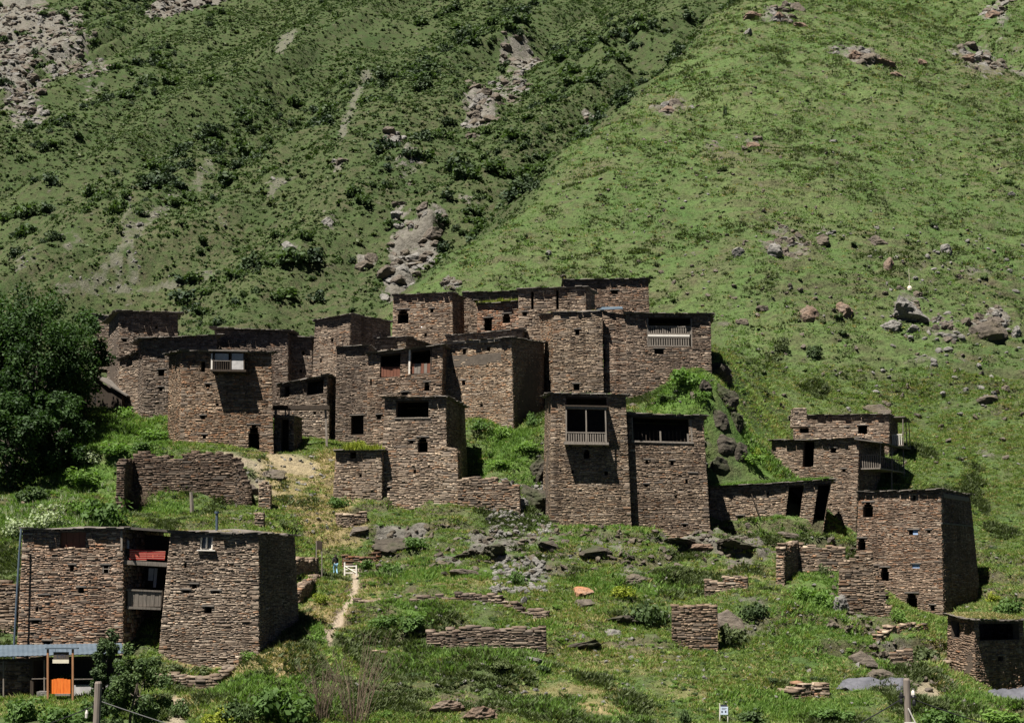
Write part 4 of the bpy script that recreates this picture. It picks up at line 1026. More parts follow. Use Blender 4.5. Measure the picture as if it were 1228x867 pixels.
# i: red boards
p_, F_ = BUILT['i']; f = F_[0]
for i in range(6): part(p_, 'plank', 'red_wood', f.c8(456 + i * 4, 440, 459.7 + i * 4, 452, -.2, -.15))
for i in range(6): part(p_, 'plank', 'red_wood' if i not in (1, 2, 4) else 'old_wood', f.c8(493 + i * 3.85, 436, 496.6 + i * 3.85, 448, -.2, -.15))
post(p_, f, 491, 419, 449, .05, 1.0, 'white_wood'); post(p_, f, 517, 416, 449, .05, .8, 'dark_wood')
# d: patched white balcony
p_, F_ = BUILT['d']; f = F_[1]
part(p_, 'balcony_floor', 'dark_wood', f.c8(252, 443, 295, 445.5, -.2, 1.5))
part(p_, 'curtain', 'pale_cloth', f.c8(278, 424, 292, 443, 1.35, 1.42)); part(p_, 'curtain', 'pale_cloth', f.c8(258, 424, 274, 432, 1.36, 1.40))
part(p_, 'side_board', 'white_wood', f.c8(253, 424, 255, 443, .0, 1.42, 1.42))
for i in range(8): part(p_, 'baluster', 'dark_wood', f.c8(257 + i * 2.6, 433, 257.9 + i * 2.6, 443, 1.34, 1.4))
part(p_, 'rail', 'old_wood', f.c8(256, 432, 279, 433.2, 1.33, 1.42))
for x in (255.5, 276.5, 292.5): post(p_, f, x, 421.5, 443, 1.45, .7, 'dark_wood')
part(p_, 'awning', 'slate', f.c8(250, 419.5, 297, 421.3, .2, 1.75))
for x in (256, 274, 291): part(p_, 'bracket', 'dark_wood', f.c8(x - 1, 445.5, x + 1, 448, -.1, 1.3))
# k: plaster band and pale eave board
p_, F_ = BUILT['k']; f = F_[0]
part(p_, 'plaster_band', 'plaster', f.c8(538, 426, 554, 440, -.02, .05), f.c8(554, 425.5, 584, 438, -.02, .052), f.c8(584, 423.5, 601, 434, -.02, .05))
part(p_, 'eave_board', 'old_wood', f.c8(536, 409.5, 566, 412, .05, .3), f.c8(566, 408, 600, 410.5, .05, .3))
# j: opening with a sill
p_, F_ = BUILT['j']; f = F_[0]
part(p_, 'sill_board', 'old_wood', f.c8(473, 500.5, 516, 502, -.35, .1))
# e: passage beam, jamb and back wall
p_, F_ = BUILT['e2']; f = F_[0]
part(p_, 'beam', 'dark_wood', f.c8(327, 486, 395, 491, -.5, .15))
part(p_, 'window_board', 'old_wood', f.c8(330, 498, 353, 500.5, -.1, .2))
post(p_, f, 342, 490, 498, .0, .7); post(p_, f, 346.5, 490, 498, .0, .7)
post(p_, f, 391, 491, 535, -.2, 1.2); post(p_, f, 330.5, 490, 499, .0, 1.4)
# s: leaning pole in front of the wall
f = BUILT['s'][1][0]
mb = MB(); mb.tube([f.at(*f.inv(920, 642, .6), .6), f.at(*f.inv(901, 592, .15), .15)], .06, 6)
mb.build('leaning_pole', M['dark_wood'], label='dark pole leaning on the wall of the low grass-roofed house', cat='pole')
# t: side balcony under a jutting roof
p_, F_ = BUILT['t']; f = F_[1]
def slab(parent, name, mat, pts, th):
    mb = MB(); pts = [np.asarray(q, float) for q in pts]; mb.hexa([q - np.array([0, 0, th]) for q in pts] + pts); return own(mb.build(name, M[mat]), parent)
t0 = HOUSES['t']['top']
def off(u, v, o): return f.at(u, v, o)
vv = f.inv(1034, 565)[1]
e_ = slab(p_, 'balcony_roof', 'slate', [off(-.06, 1, -.3) + [0, 0, .1], off(-.06, .99, 2.5) + [0, 0, -.25], off(1.05, .99, 2.5) + [0, 0, -.25], off(1.05, 1, -.3) + [0, 0, .1]][::1], .12)
vf = f.inv(1034, 562)[1]
slab(p_, 'balcony_floor', 'old_wood', [off(.05, vf, -.1), off(.05, vf, 2.1), off(1, vf, 2.1), off(1, vf, -.1)], .12)
def wbar(parent, name, mat, a, b, r_=.045):
    mb = MB(); mb.tube([a, b], r_, 5); return own(mb.build(name, M[mat]), parent)
for u in (.06, .5, .97): wbar(p_, 'post', 'old_wood', off(u, vf, 2.05), off(u, .985, 2.05) + [0, 0, -.2], .06)
for i in range(9): wbar(p_, 'baluster', 'old_wood', off(.06, vf, .1 + i * .22), off(.06, vf, .1 + i * .22) + [0, 0, 1.3], .05)
wbar(p_, 'rail', 'old_wood', off(.06, vf, .05) + [0, 0, 1.3], off(.06, vf, 2.0) + [0, 0, 1.3], .05)
wbar(p_, 'rail', 'old_wood', off(.06, vf, 2.05) + [0, 0, 1.1], off(.97, vf, 2.05) + [0, 0, 1.1])
for i in range(14): wbar(p_, 'baluster', 'old_wood', off(.1 + i * .065, vf, 2.05), off(.1 + i * .065, vf, 2.05) + [0, 0, 1.1], .03)
wbar(p_, 'prop', 'old_wood', off(.5, vf, 2.0), off(.5, vf - .5, 2.0), .06); wbar(p_, 'prop', 'old_wood', off(.97, vf, 2.0), off(.97, vf - .5, 2.0), .06)
# u: chimney and side balcony
p_, F_ = BUILT['u']; f = F_[1]
r_ = np.random.default_rng(4)
cb = [P(951, 512, 149.5), P(968, 512, 149.3), P(968, 512, 149.3) + [0, 1.6, 0], P(951, 512, 149.5) + [0, 1.6, 0]]
ct_ = [P(952, 489, 149.6), P(967, 489, 149.4), P(967, 489, 149.4) + [0, 1.4, 0], P(952, 489, 149.6) + [0, 1.4, 0]]
mb = MB(); mb.hexa(cb + ct_); chim = own(mb.build('chimney', M['mortar']), p_)
Vs, Ts = [], []
for i in range(4):
    V, T, _ = lay_stones(Face(cb[i], cb[(i + 1) % 4], ct_[i], ct_[(i + 1) % 4]), [], r_, .2, .16, .4); Vs.append(V); Ts.append(T)
V = np.concatenate(Vs); T = np.concatenate(Ts); n = len(V)
cs = link('stonework', mesh_np('stonework', V.reshape(-1, 3), (STONE_F[None] + 8 * np.arange(n)[:, None, None]).reshape(-1, 4), M['stone'], {'tint': ('FACE', 'FLOAT_COLOR', np.repeat(np.c_[T, np.ones(n)], 5, 0))}), kind='stuff'); cs.parent = chim
vf = f.inv(1067, 533)[1]
slab(p_, 'balcony_roof', 'slate', [off(.2, 1, -.1), off(.2, 1, 1.5), off(1, 1, 1.5), off(1, 1, -.1)], .1)
slab(p_, 'balcony_floor', 'old_wood', [off(.2, vf, -.1), off(.2, vf, 1.3), off(1, vf, 1.3), off(1, vf, -.1)], .1)
for u in (.22, .6, .98): wbar(p_, 'post', 'old_wood', off(u, vf, 1.25), off(u, .985, 1.25), .05)
for i in range(5): wbar(p_, 'baluster', 'white_wood', off(.22, vf, .2 + i * .22), off(.22, vf, .2 + i * .22) + [0, 0, 1.1], .05)
wbar(p_, 'rail', 'white_wood', off(.22, vf, .1) + [0, 0, 1.1], off(.22, vf, 1.2) + [0, 0, 1.1])
# v: smooth shaded side has a recessed upper band; blue film in two little windows
p_, F_ = BUILT['v']; f = F_[0]
part(p_, 'window_film', 'blue_film', f.c8(1095, 635.5, 1101, 641, -.1, -.06)); part(p_, 'window_film', 'blue_film', f.c8(1094, 676, 1103, 681, -.1, -.06))
f = F_[1]
part(p_, 'eave_board', 'old_wood', f.c8(1132, 594, 1162, 599, -.02, .12))
part(p_, 'ledge', 'slate', f.c8(1130, 628, 1166, 630, -.02, .16))
# blue sheet on the roof between n2 and o
mb = MB(); q0 = [P(714, 371.5, 153), P(747, 370, 153), P(746, 367.5, 156), P(716, 368.5, 156)]
mb.hexa([v - np.array([0, 0, .06]) for v in q0] + q0)
mb.build('metal_sheet', M['sheet_metal'], label='pale blue metal sheet lying on the roof below the topmost house', cat='metal sheet')
# e: back wall of the passage, g-side wall
HOUSES['e3'] = dict(E=[(348, 493, 348, 540, 146.0), (394, 491, 394, 540, 145.6)], holes=[[(376, 494, 379, 498)]], depth=.6, oh=0, noroof=1, label='pale rubble wall at the back of the dark-beamed passage')
HOUSES['e3']['top'], HOUSES['e3']['bot'] = corners(HOUSES['e3']['E'], .6)
build_house('e3', name='passage_wall'); BUILT['e3'][0]['category'] = 'wall'; BUILT['e3'][0]['kind'] = 'thing'

# ------------------------------------------------------------------ shed with firewood
sh = thing('shed', 'dark gabled shed with a low slab roof in the shade of the leafy tree', 'shed', tuple(P(120, 490, 151)))
FS = Face(P(93, 492, 151), P(150, 496, 150), P(93, 466, 151), P(150, 474, 150))
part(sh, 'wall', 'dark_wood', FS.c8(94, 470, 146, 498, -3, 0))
a_, b_, c_ = P(88, 464, 150.6), P(113, 450, 150.4), P(152, 474, 149.6)
for q in ((a_, b_), (b_, c_)):
    mb = MB(); q4 = [q[0], q[1], q[1] + np.array([.2, 4.5, .3]), q[0] + np.array([.2, 4.5, .3])]; mb.hexa([v - np.array([0, 0, .14]) for v in q4] + q4); own(mb.build('roof', M['slate']), sh)
mb = MB(); mb.add([P(94, 470, 150.9), P(145, 474, 150.3), P(113, 453, 150.6), P(94, 470, 151.1), P(145, 474, 150.5), P(113, 453, 150.8)], [[0, 1, 2], [5, 4, 3], [0, 3, 4, 1], [1, 4, 5, 2], [2, 5, 3, 0]]); own(mb.build('gable', M['dark_wood']), sh)
r_ = np.random.default_rng(8)
for i in range(12):
    mb = MB(); x = 110 + r_.uniform(0, 26); y = 494 - r_.uniform(0, 7)
    a = P(x, y, 149.2); mb.tube([a, a + np.array([r_.uniform(.7, 1.4), r_.uniform(-.2, .2), r_.uniform(-.25, .35)])], .055, 5)
    mb.build('firewood_log', M['white_wood'] if i % 2 else M['old_wood'], label='pale split log in the loose heap before the dark shed', cat='log', group='firewood by the shed')
mb = MB(); mb.tube([P(114, 500, 149), P(114.5, 466, 149)], .07, 6); mb.build('pale_post', M['white_wood'], label='pale upright post in front of the dark gabled shed', cat='post')

# ------------------------------------------------------------------ ruined walls and terrace walls
def ruin(name, label, E, thick=.65, ragged=.14, red=.15, cat='wall', seed=1, big=14, group=None, tone=(.9, .86, .82)):
    r = np.random.default_rng(seed)
    bots = [P(e[2], e[3], e[4]) for e in E]; tops = [P(e[0], e[1], e[4]) for e in E]
    t = thing(name, label, cat, tuple(np.mean(bots, 0)), group); t['kind'] = 'thing'
    mb = MB(); Vs, Ts, sg = [], [], []
    for i in range(len(E) - 1):
        zb = min(bots[i][2], bots[i + 1][2]) - .9; zt = max(tops[i][2], tops[i + 1][2])
        lv = lambda p, z: np.array([p[0], p[1], z])
        f = Face(lv(bots[i], zb), lv(bots[i + 1], zb), lv(tops[i], zt), lv(tops[i + 1], zt))
        prof = ((tops[i][2] - zb) / (zt - zb), (tops[i + 1][2] - zb) / (zt - zb))
        nn = max(int(f.W / .45), 3); ph = r.random() * 50
        us = np.linspace(0, 1, nn + 1); um = (us[:-1] + us[1:]) / 2
        frac = ragged
        hs = 1 - frac * np.clip(0.45 + 1.1 * fbm(um * f.W / 1.7 + ph, um * 0 + ph, 3) + .25 * r.normal(size=nn), 0, 1.3)
        hs = hs * (prof[0] + (prof[1] - prof[0]) * um)
        fn = lambda u, us=us, hs=hs: hs[np.clip(np.searchsorted(us, u) - 1, 0, len(hs) - 1)]
        for k in range(nn):
            c8 = [f.at(us[k], 0, 0), f.at(us[k + 1], 0, 0), f.at(us[k + 1], 0, -thick), f.at(us[k], 0, -thick)]
            v = hs[k] - .03
            c8 += [f.at(us[k], v, 0), f.at(us[k + 1], v, 0), f.at(us[k + 1], v, -thick), f.at(us[k], v, -thick)]
            mb.hexa(c8)
            for o0, o1 in ((.05, -thick * .5), (-thick * .5 - .03, -thick - .05)):     # cap stones
                a, b = us[k] - .1 / f.W, us[k + 1] + .02 / f.W
                z0 = np.array([0, 0, -.03]); z1 = np.array([0, 0, r.uniform(.05, .15)])
                q = [f.at(a, v, o0), f.at(b, v, o0), f.at(b, v, o1), f.at(a, v, o1)]
                Vs.append(np.array([[p + z1 + r.normal(0, .025, 3) for p in q] + [p + z0 for p in q]])); Ts.append(stone_tints(1, red, r))
        V, T, s = lay_stones(f, [], r, red, .125, .34, big=big, top_fn=fn, proud=1.5)
        Vs.append(V); Ts.append(T); sg += [(*x, f) for x in s]
        fb = Face(f.at(1., 0., -thick), f.at(0., 0., -thick), f.at(1., 1., -thick), f.at(0., 1., -thick))
        V, T, _ = lay_stones(fb, [], r, red, .17, .5, top_fn=lambda u: fn(1 - u)); Vs.append(V); Ts.append(T)
        for (ua, sgn) in ((0., 0), (1., 1)):
            hh = hs[0] if ua == 0 else hs[-1]
            A_, B_ = (f.at(ua, 0., -thick), f.at(ua, 0., 0.)) if sgn == 0 else (f.at(ua, 0., 0.), f.at(ua, 0., -thick))
            C_, D_ = (f.at(ua, hh, -thick), f.at(ua, hh, 0.)) if sgn == 0 else (f.at(ua, hh, 0.), f.at(ua, hh, -thick))
            V, T, _ = lay_stones(Face(A_, B_, C_, D_), [], r, red, .16, .35); Vs.append(V); Ts.append(T)
    own(mb.build('wall_core', M['mortar']), t)
    Ts = [q * np.array(tone) for q in Ts]
    emit_stones(t, Vs, Ts, sg, red, r)
    return t
for a_, kw_ in RUINS: ruin(*a_, **kw_)
# posts by the ruin
for (x0, y0, x1, y1, Y, w, lb) in ((230, 590, 230.5, 620, 127.5, .22, 'thick weathered white post leaning on the roofless ruin'), (284, 603, 281, 620, 125, .07, 'thin pale stick beside the roofless ruin')):
    mb = MB(); mb.tube([P(x1, y1 + 4, Y), P(x0, (y0 + y1) / 2, Y), P(x0 - 1, y0, Y)], [w, w * .9, w * .7], 6)
    mb.build('old_post', M['old_wood'], label=lb, cat='post')

# ------------------------------------------------------------------ kiosk with metal roof
kx_ = thing('kiosk', 'open wooden kiosk with a blue-grey sheet roof before the double house', 'kiosk', tuple(P(70, 836, 90)))
bk0, bk1, fr1, fr0 = P(-30, 774, 93.4), P(146, 771, 93.2), P(149, 783, 89), P(-30, 788, 89)
n = 60; V = []; F = []
for i in range(n + 1):
    u = i / n
    for (a, b) in ((bk0, bk1), (fr0, fr1)):
        V.append(a * (1 - u) + b * u + [0, 0, .03 * (i % 2)])
for i in range(n): F.append([2 * i, 2 * i + 1, 2 * i + 3, 2 * i + 2])
mb = MB(); mb.add(V, F); mb.add([v - np.array([0, 0, .04]) for v in V], [q[::-1] for q in F])
own(mb.build('roof_sheet', M['sheet_metal']), kx_)
KF = Face(P(-10, 840, 89.4), P(145, 840, 89.4), P(-10, 787, 89.4), P(145, 783, 89.4))
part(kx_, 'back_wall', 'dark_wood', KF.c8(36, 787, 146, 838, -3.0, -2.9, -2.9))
part(kx_, 'side_wall', 'dark_wood', KF.c8(36, 789, 40, 838, -2.9, -.1, -.1))
part(kx_, 'eave_beam', 'dark_wood', KF.c8(-10, 788.5, 146, 791, -.15, -.02))
PFm = Face(P(40, 840, 88.4), P(110, 840, 88.4), P(40, 775, 88.4), P(110, 775, 88.4))
for x in (57, 87): part(kx_, 'post', 'post_wood', PFm.c8(x - 1.1, 778, x + 1.1, 840, -.1, .02))
part(kx_, 'crossbar', 'sheet_metal', PFm.c8(54, 776.3, 93, 778, -.16, .1))
for x in (4, 53, 143): part(kx_, 'post', 'old_wood', KF.c8(x - .8, 789, x + .8, 838, -.14, -.04))
part(kx_, 'counter', 'pale_cloth', KF.c8(88, 821, 136, 834, -.8, -.2))
part(kx_, 'handrail', 'old_wood', KF.c8(38, 813, 57, 814, -.1, -.05), KF.c8(88, 813.5, 112, 814.5, -.1, -.05))
part(kx_, 'doorstep', 'rock_pale', KF.c8(44, 829, 56, 836, -.6, .3))
sb = thing('hanging_sign', 'olive board sign with a cream strip hanging in the kiosk portal', 'sign', tuple(P(73, 796, 88.4)))
own(part(sb, 'board', 'plaster', PFm.c8(64, 781.5, 82.5, 790.5, -.06, -.02)), sb)
part(sb, 'strip', 'cream', PFm.c8(63, 790.5, 82.5, 795, -.06, -.02))
for b in ((68, 784, 69, 789), (69, 784, 72, 785), (69, 788, 71.4, 789), (72.6, 784.5, 73.5, 789), (73.5, 784.5, 75.5, 785.4), (75.5, 784.5, 76.3, 789), (77.5, 784, 78.3, 788.6)):
    part(sb, 'letter_stroke', 'ink', PFm.c8(*b, -.02, -.012))
part(sb, 'cord', 'cable', PFm.c8(66, 778, 66.4, 781.5, -.05, -.03), PFm.c8(80, 778, 80.4, 781.5, -.05, -.03))
td = thing('orange_door', 'bright orange arched plank half-door between the kiosk posts', 'door', tuple(P(73, 833, 88.6)))
for i in range(6):
    x = 60 + i * 4.1; a = abs(i - 2.5) / 2.5
    part(td, 'plank', 'orange', PFm.c8(x, 813 + a * 1.6, x + 3.9, 831.5, -.22, -.17))
part(td, 'foot', 'old_wood', PFm.c8(66, 831.5, 84, 834, -.3, -.1))
ruin('kiosk_wall', 'rough stone wall stub closing the side of the wooden kiosk', [(-20,792,-20,838,90.2),(36,791,36,838,90.2)], seed=31, ragged=.03, red=.1)

# ------------------------------------------------------------------ signs, gate, poles, cables
G = lambda px, py: hit(px, py)
t = thing('notice_board', 'tall two-legged sign with a dark top board by the path wall', 'sign', tuple(P(382, 692, 118)))
SF = Face(P(375, 694, 118), P(392, 694, 118), P(375, 645, 118), P(392, 645, 118))
part(t, 'post', 'old_wood', SF.c8(378.7, 648, 380, 700, -.07, 0)); part(t, 'post', 'old_wood', SF.c8(385.2, 649, 386.5, 700, -.07, 0)); part(t, 'board', 'dark_wood', SF.c8(380, 648.6, 386.4, 659, -.02, .04))
t = thing('info_sign', 'small pale blue sign on two thin white posts in the low grass', 'sign', tuple(P(868, 866, 91)))
SF = Face(P(858, 872, 91), P(880, 872, 91), P(858, 840, 91), P(880, 840, 91))
part(t, 'post', 'white_wood', SF.c8(862.6, 843, 863.7, 878, -.05, 0)); part(t, 'post', 'white_wood', SF.c8(872.2, 847, 873.2, 878, -.05, 0))
part(t, 'board', 'board_blue', SF.c8(864, 847, 873, 856.5, 0, .03))
part(t, 'header', 'ink', SF.c8(864.4, 844.6, 872, 847, 0, .025))
for b in ((865, 852, 866.8, 854), (869.4, 851.7, 871, 854)): part(t, 'pictogram', 'ink', SF.c8(*b, .03, .038))
for b in ((865.5, 848.6, 871.5, 849.1), (865.5, 850, 870, 850.4)): part(t, 'text_line', 'plaster', SF.c8(*b, .03, .034))
t = thing('wooden_gate', 'little white wooden gate with a diagonal brace beside the person', 'gate', tuple(P(420, 688, 121)))
SF = Face(P(408, 692, 121.5), P(432, 692, 120.8), P(408, 670, 121.5), P(432, 670, 120.8))
part(t, 'post', 'white_wood', SF.c8(412.4, 674, 414, 690, -.1, 0)); part(t, 'post', 'white_wood', SF.c8(426.4, 677.5, 428, 690, -.1, 0))
for y in (678, 682, 686): part(t, 'rail', 'white_wood', SF.c8(414, y, 426.6, y + 1.3, -.06, -.01))
mb = MB(); mb.tube([SF.at(*SF.inv(414, 679), .01), SF.at(*SF.inv(426.5, 686.5), .01)], .04, 4); own(mb.build('brace', M['white_wood']), t)
def pole(px, py, Y, rad, label):
    a = P(px, py, Y); g = float(grid_z(np.array([a[0]]), np.array([Y]))[0])
    t = thing('utility_pole', label, 'pole', (a[0], Y, g))
    mb = MB(); mb.tube([np.array([a[0], Y, g - .8]), np.array([a[0], Y, (g + a[2]) / 2]), a - [0, 0, .06], a], [rad * 1.25, rad * 1.1, rad, rad * .8], 10)
    own(mb.build('shaft', M['pole_wood']), t)
    return t, a
t1, a1 = pole(118, 817, 53, .13, 'round wooden utility pole top beside the feathery roadside tree')
t2, a2 = pole(1087, 813, 50, .115, 'round wooden utility pole with insulators and cables in front of the crumbling pier')
for i, (dx, dz) in enumerate(((-.2, -.55), (.2, -.5), (-.22, -.75), (.22, -.8))):
    mb = MB(); c = a2 + [dx, -.02, dz]; mb.tube([c - [0, 0, .12], c - [0, 0, .04], c + [0, 0, .04], c + [0, 0, .1]], [.05, .07, .06, .03], 8)
    own(mb.build('insulator', M['white_wood'] if i == 1 else M['cable']), t2)
mb = MB(); mb.box(a2 + [-.3, -.06, -.66], a2 + [.3, .0, -.58]); own(mb.build('bracket', M['cable']), t2)
mb = MB(); mb.tube([a2 + [-.02, -.15, -1.0], a2 + [.4, -.15, -1.9], a2 + [1.1, -.15, -3.2]], .025, 5); own(mb.build('stay_wire', M['white_wood']), t2)
mb = MB(); mb.box(a2 + [-.17, -.19, -2.0], a2 + [.17, -.15, -1.45]); own(mb.build('notice_plate', M['white_wood']), t2)
def cable(a, b, sag, label, r=.022):
    pts_ = [a + (b - a) * u - np.array([0, 0, sag * 4 * u * (1 - u)]) for u in np.linspace(0, 1, 16)]
    mb = MB(); mb.tube(pts_, r, 5); mb.build('cable', M['cable'], label=label, cat='cable')
cable(a2 + [-.2, 0, -.7], np.array([6.0, 49, a2[2] - 3.6]), .3, 'black cable sagging away from the insulator pole towards the info sign')
cable(a2 + [.2, 0, -.7], np.array([24, 50.5, a2[2] - 2.6]), .5, 'black cable running from the insulator pole past the corner hut')
cable(a1 + [-.1, 0, -.85], np.array([-22, 53, a1[2] - 2.6]), .3, 'black cable leaving the plain pole in front of the orange half-door')
cable(a1 + [.1, 0, -.7], np.array([-3.5, 52, a1[2] - 3.6]), .2, 'black cable leaving the plain pole behind the feathery tree')
mb = MB(); c = P(104, 855, 53); mb.tube([c - [0, 0, .16], c, c + [0, 0, .12]], [.05, .06, .03], 7)
mb.build('lamp_bulb', M['white_wood'], label='small white bulb hanging on the cable by the plain pole', cat='bulb')

# cross on the cairn
c = hit(1091, 350)
t = thing('marker_pole', 'thin pale marker pole on top of the pale layered boulder', 'pole', tuple(c))
mb = MB(); mb.tube([c - [0, 0, .5], c + [0, 0, 3.2]], .026, 5); own(mb.build('shaft', M['cream']), t)
mb = MB(); mb.tube([c + [0, 0, .2], c + [0, 0, .5], c + [0, 0, .8]], [.3, .34, .2], 7); own(mb.build('painted_stone', M['cream']), t)

# grey tarpaulins
def tarp(pts_, label, seed):
    r = np.random.default_rng(seed); n = 14; V = []; F = []
    q = [np.asarray(p) for p in pts_]
    for i in range(n + 1):
        for j in range(n + 1):
            u, v = i / n, j / n
            p = (q[0] * (1 - u) + q[1] * u) * (1 - v) + (q[3] * (1 - u) + q[2] * u) * v
            V.append(p + [0, 0, .18 * r.normal() * .5 + .25 * math.sin(u * 7) * .3])
    for i in range(n):
        for j in range(n): F.append([i * (n + 1) + j, (i + 1) * (n + 1) + j, (i + 1) * (n + 1) + j + 1, i * (n + 1) + j + 1])
    mb = MB(); mb.add(V, F); o = mb.build('tarpaulin', M['tarp'], label=label, cat='tarpaulin')
    so = o.modifiers.new('thick', 'SOLIDIFY'); so.thickness = .03
    for p in o.data.polygons: p.use_smooth = True
tarp([P(1003, 826, 99.2), P(1082, 838, 97.6), P(1084, 812, 100.5), P(1012, 814, 100.5)], 'crumpled grey tarpaulin spread on the bank behind the insulator pole', 1)
tarp([P(1170, 842, 102), P(1232, 846, 101), P(1232, 824, 104), P(1186, 828, 104)], 'grey tarpaulin spread at the foot of the corner hut', 2)

# ------------------------------------------------------------------ person by the gate
def skin_obj(name, verts, edges, rads, mat, parent=None, sub=2, **kw):
    me = bpy.data.meshes.new(name); me.from_pydata([tuple(v) for v in verts], edges, [])
    o = link(name, me, parent, **kw)
    md = o.modifiers.new('skin', 'SKIN')
    for sv, r in zip(me.skin_vertices[0].data, rads):
        sv.radius = (r, r) if not hasattr(r, '__len__') else r
    me.skin_vertices[0].data[0].use_root = True
    s2 = o.modifiers.new('sub', 'SUBSURF'); s2.levels = sub; s2.render_levels = sub
    me.materials.append(mat)
    return o
def person():
    g = P(402, 690, 121.6); z = float(grid_z(np.array([g[0]]), np.array([g[1]]))[0])
    # walking away, weight on the near leg; x across, y forward
    J = dict(pel=(0, 0, .92), wa=(0, 0, 1.08), ch=(0, .02, 1.30), nk=(0, .02, 1.46), hd=(0, .04, 1.56), hd2=(0, .05, 1.68),
        ls=(-.18, .02, 1.40), le=(-.25, -.05, 1.14), lw=(-.24, .06, .92), rs=(.18, .02, 1.40), re=(.25, .06, 1.13), rw=(.20, .16, .93),
        lh=(-.09, 0, .88), lk=(-.10, .10, .48), la=(-.09, .06, .09), lt=(-.09, .22, .04), rh=(.09, 0, .88), rk=(.10, -.04, .47), ra=(.10, -.22, .10), rt=(.10, -.08, .03))
    names = list(J); V = [J[n] for n in names]; ix = {n: i for i, n in enumerate(names)}
    Eg = [('pel', 'wa'), ('wa', 'ch'), ('ch', 'nk'), ('nk', 'hd'), ('hd', 'hd2'), ('ch', 'ls'), ('ls', 'le'), ('le', 'lw'), ('ch', 'rs'), ('rs', 're'), ('re', 'rw'),
          ('pel', 'lh'), ('lh', 'lk'), ('lk', 'la'), ('la', 'lt'), ('pel', 'rh'), ('rh', 'rk'), ('rk', 'ra'), ('ra', 'rt')]
    R = dict(pel=.13, wa=.12, ch=.14, nk=.055, hd=.09, hd2=.085, ls=.06, le=.042, lw=.03, rs=.06, re=.042, rw=.03, lh=.085, lk=.058, la=.04, lt=.035, rh=.085, rk=.058, ra=.04, rt=.035)
    edges = [(ix[a], ix[b]) for a, b in Eg]; rads = [R[n] for n in names]
    for s, w in (('l', 'lw'), ('r', 'rw')):           # palm, four fingers and a thumb
        b = np.array(J[w]); p = len(V); V.append(tuple(b + [0, .02, -.08])); rads.append(.028); edges.append((ix[w], p))
        for k, (dy, l) in enumerate(((-.03, .07), (-.01, .085), (.012, .08), (.032, .065))):
            V.append(tuple(b + [0, .02 + dy, -.08 - l])); rads.append(.009); edges.append((p, len(V) - 1))
        V.append(tuple(b + [.03 if s == 'l' else -.03, .05, -.10])); rads.append(.010); edges.append((p, len(V) - 1))
    o = skin_obj('person', V, edges, rads, M['skin'], label='person in a black top and light blue jeans walking beside the white gate', cat='person')
    o.location = (g[0], g[1], z + .02); o.rotation_euler = (0, 0, .5)
    def cl(name, ns, es, grow, mat):
        vi = {n: i for i, n in enumerate(ns)}
        skin_obj(name, [J[n] for n in ns], [(vi[a], vi[b]) for a, b in es], [R[n] + grow for n in ns], mat, o)
    cl('shirt', ['wa', 'ch', 'nk', 'ls', 'le', 'rs', 're', 'pel', 'lw', 'rw'], [('wa', 'ch'), ('ch', 'nk'), ('ch', 'ls'), ('ls', 'le'), ('ch', 'rs'), ('rs', 're'), ('pel', 'wa'), ('le', 'lw'), ('re', 'rw')], .022, M['black_cloth'])
    cl('trousers', ['pel', 'lh', 'lk', 'la', 'rh', 'rk', 'ra'], [('pel', 'lh'), ('lh', 'lk'), ('lk', 'la'), ('pel', 'rh'), ('rh', 'rk'), ('rk', 'ra')], .018, M['jeans'])
    skin_obj('hair', [(0, .0, 1.60), (0, .0, 1.72), (0, -.03, 1.55)], [(0, 1), (0, 2)], [.098, .09, .07], M['hair'], o)
    for a, b in (('la', 'lt'), ('ra', 'rt')):
        skin_obj('shoe', [np.array(J[a]) - [0, .03, .03], J[b]], [(0, 1)], [.052, .048], M['shoe'], o)
person()

# ------------------------------------------------------------------ vegetation and loose rock
def tri_mesh(name, V, mat, leaf=None, quads=False):
    V = np.asarray(V, float); k = 4 if quads else 3; n = len(V) // k
    F = np.arange(n * k).reshape(-1, k)
    at = {'leaf': ('FACE', 'FLOAT', leaf if leaf is not None else np.random.default_rng(1).random(n))}
    return mesh_np(name, V, F, mat, at)
def tuft(mat, n=14, h=.32, spread=.22, w=.05, seed=0, lean=.6):
    r = np.random.default_rng(seed); V = []
    for i in range(n):
        a = r.uniform(0, 6.283); q = spread * math.sqrt(r.random()); b = np.array([q * math.cos(a), q * math.sin(a), -.03])
        hh = h * r.uniform(.5, 1.15); a2 = a + r.normal(0, .7)
        tip = b + np.array([math.cos(a2) * lean * hh * r.random(), math.sin(a2) * lean * hh * r.random(), hh])
        t = r.uniform(0, 6.283); s = np.array([math.cos(t), math.sin(t), 0]) * w * r.uniform(.6, 1.3)
        V += [b - s, b + s, tip]
    return tri_mesh('tuft', V, mat, r.random(n))
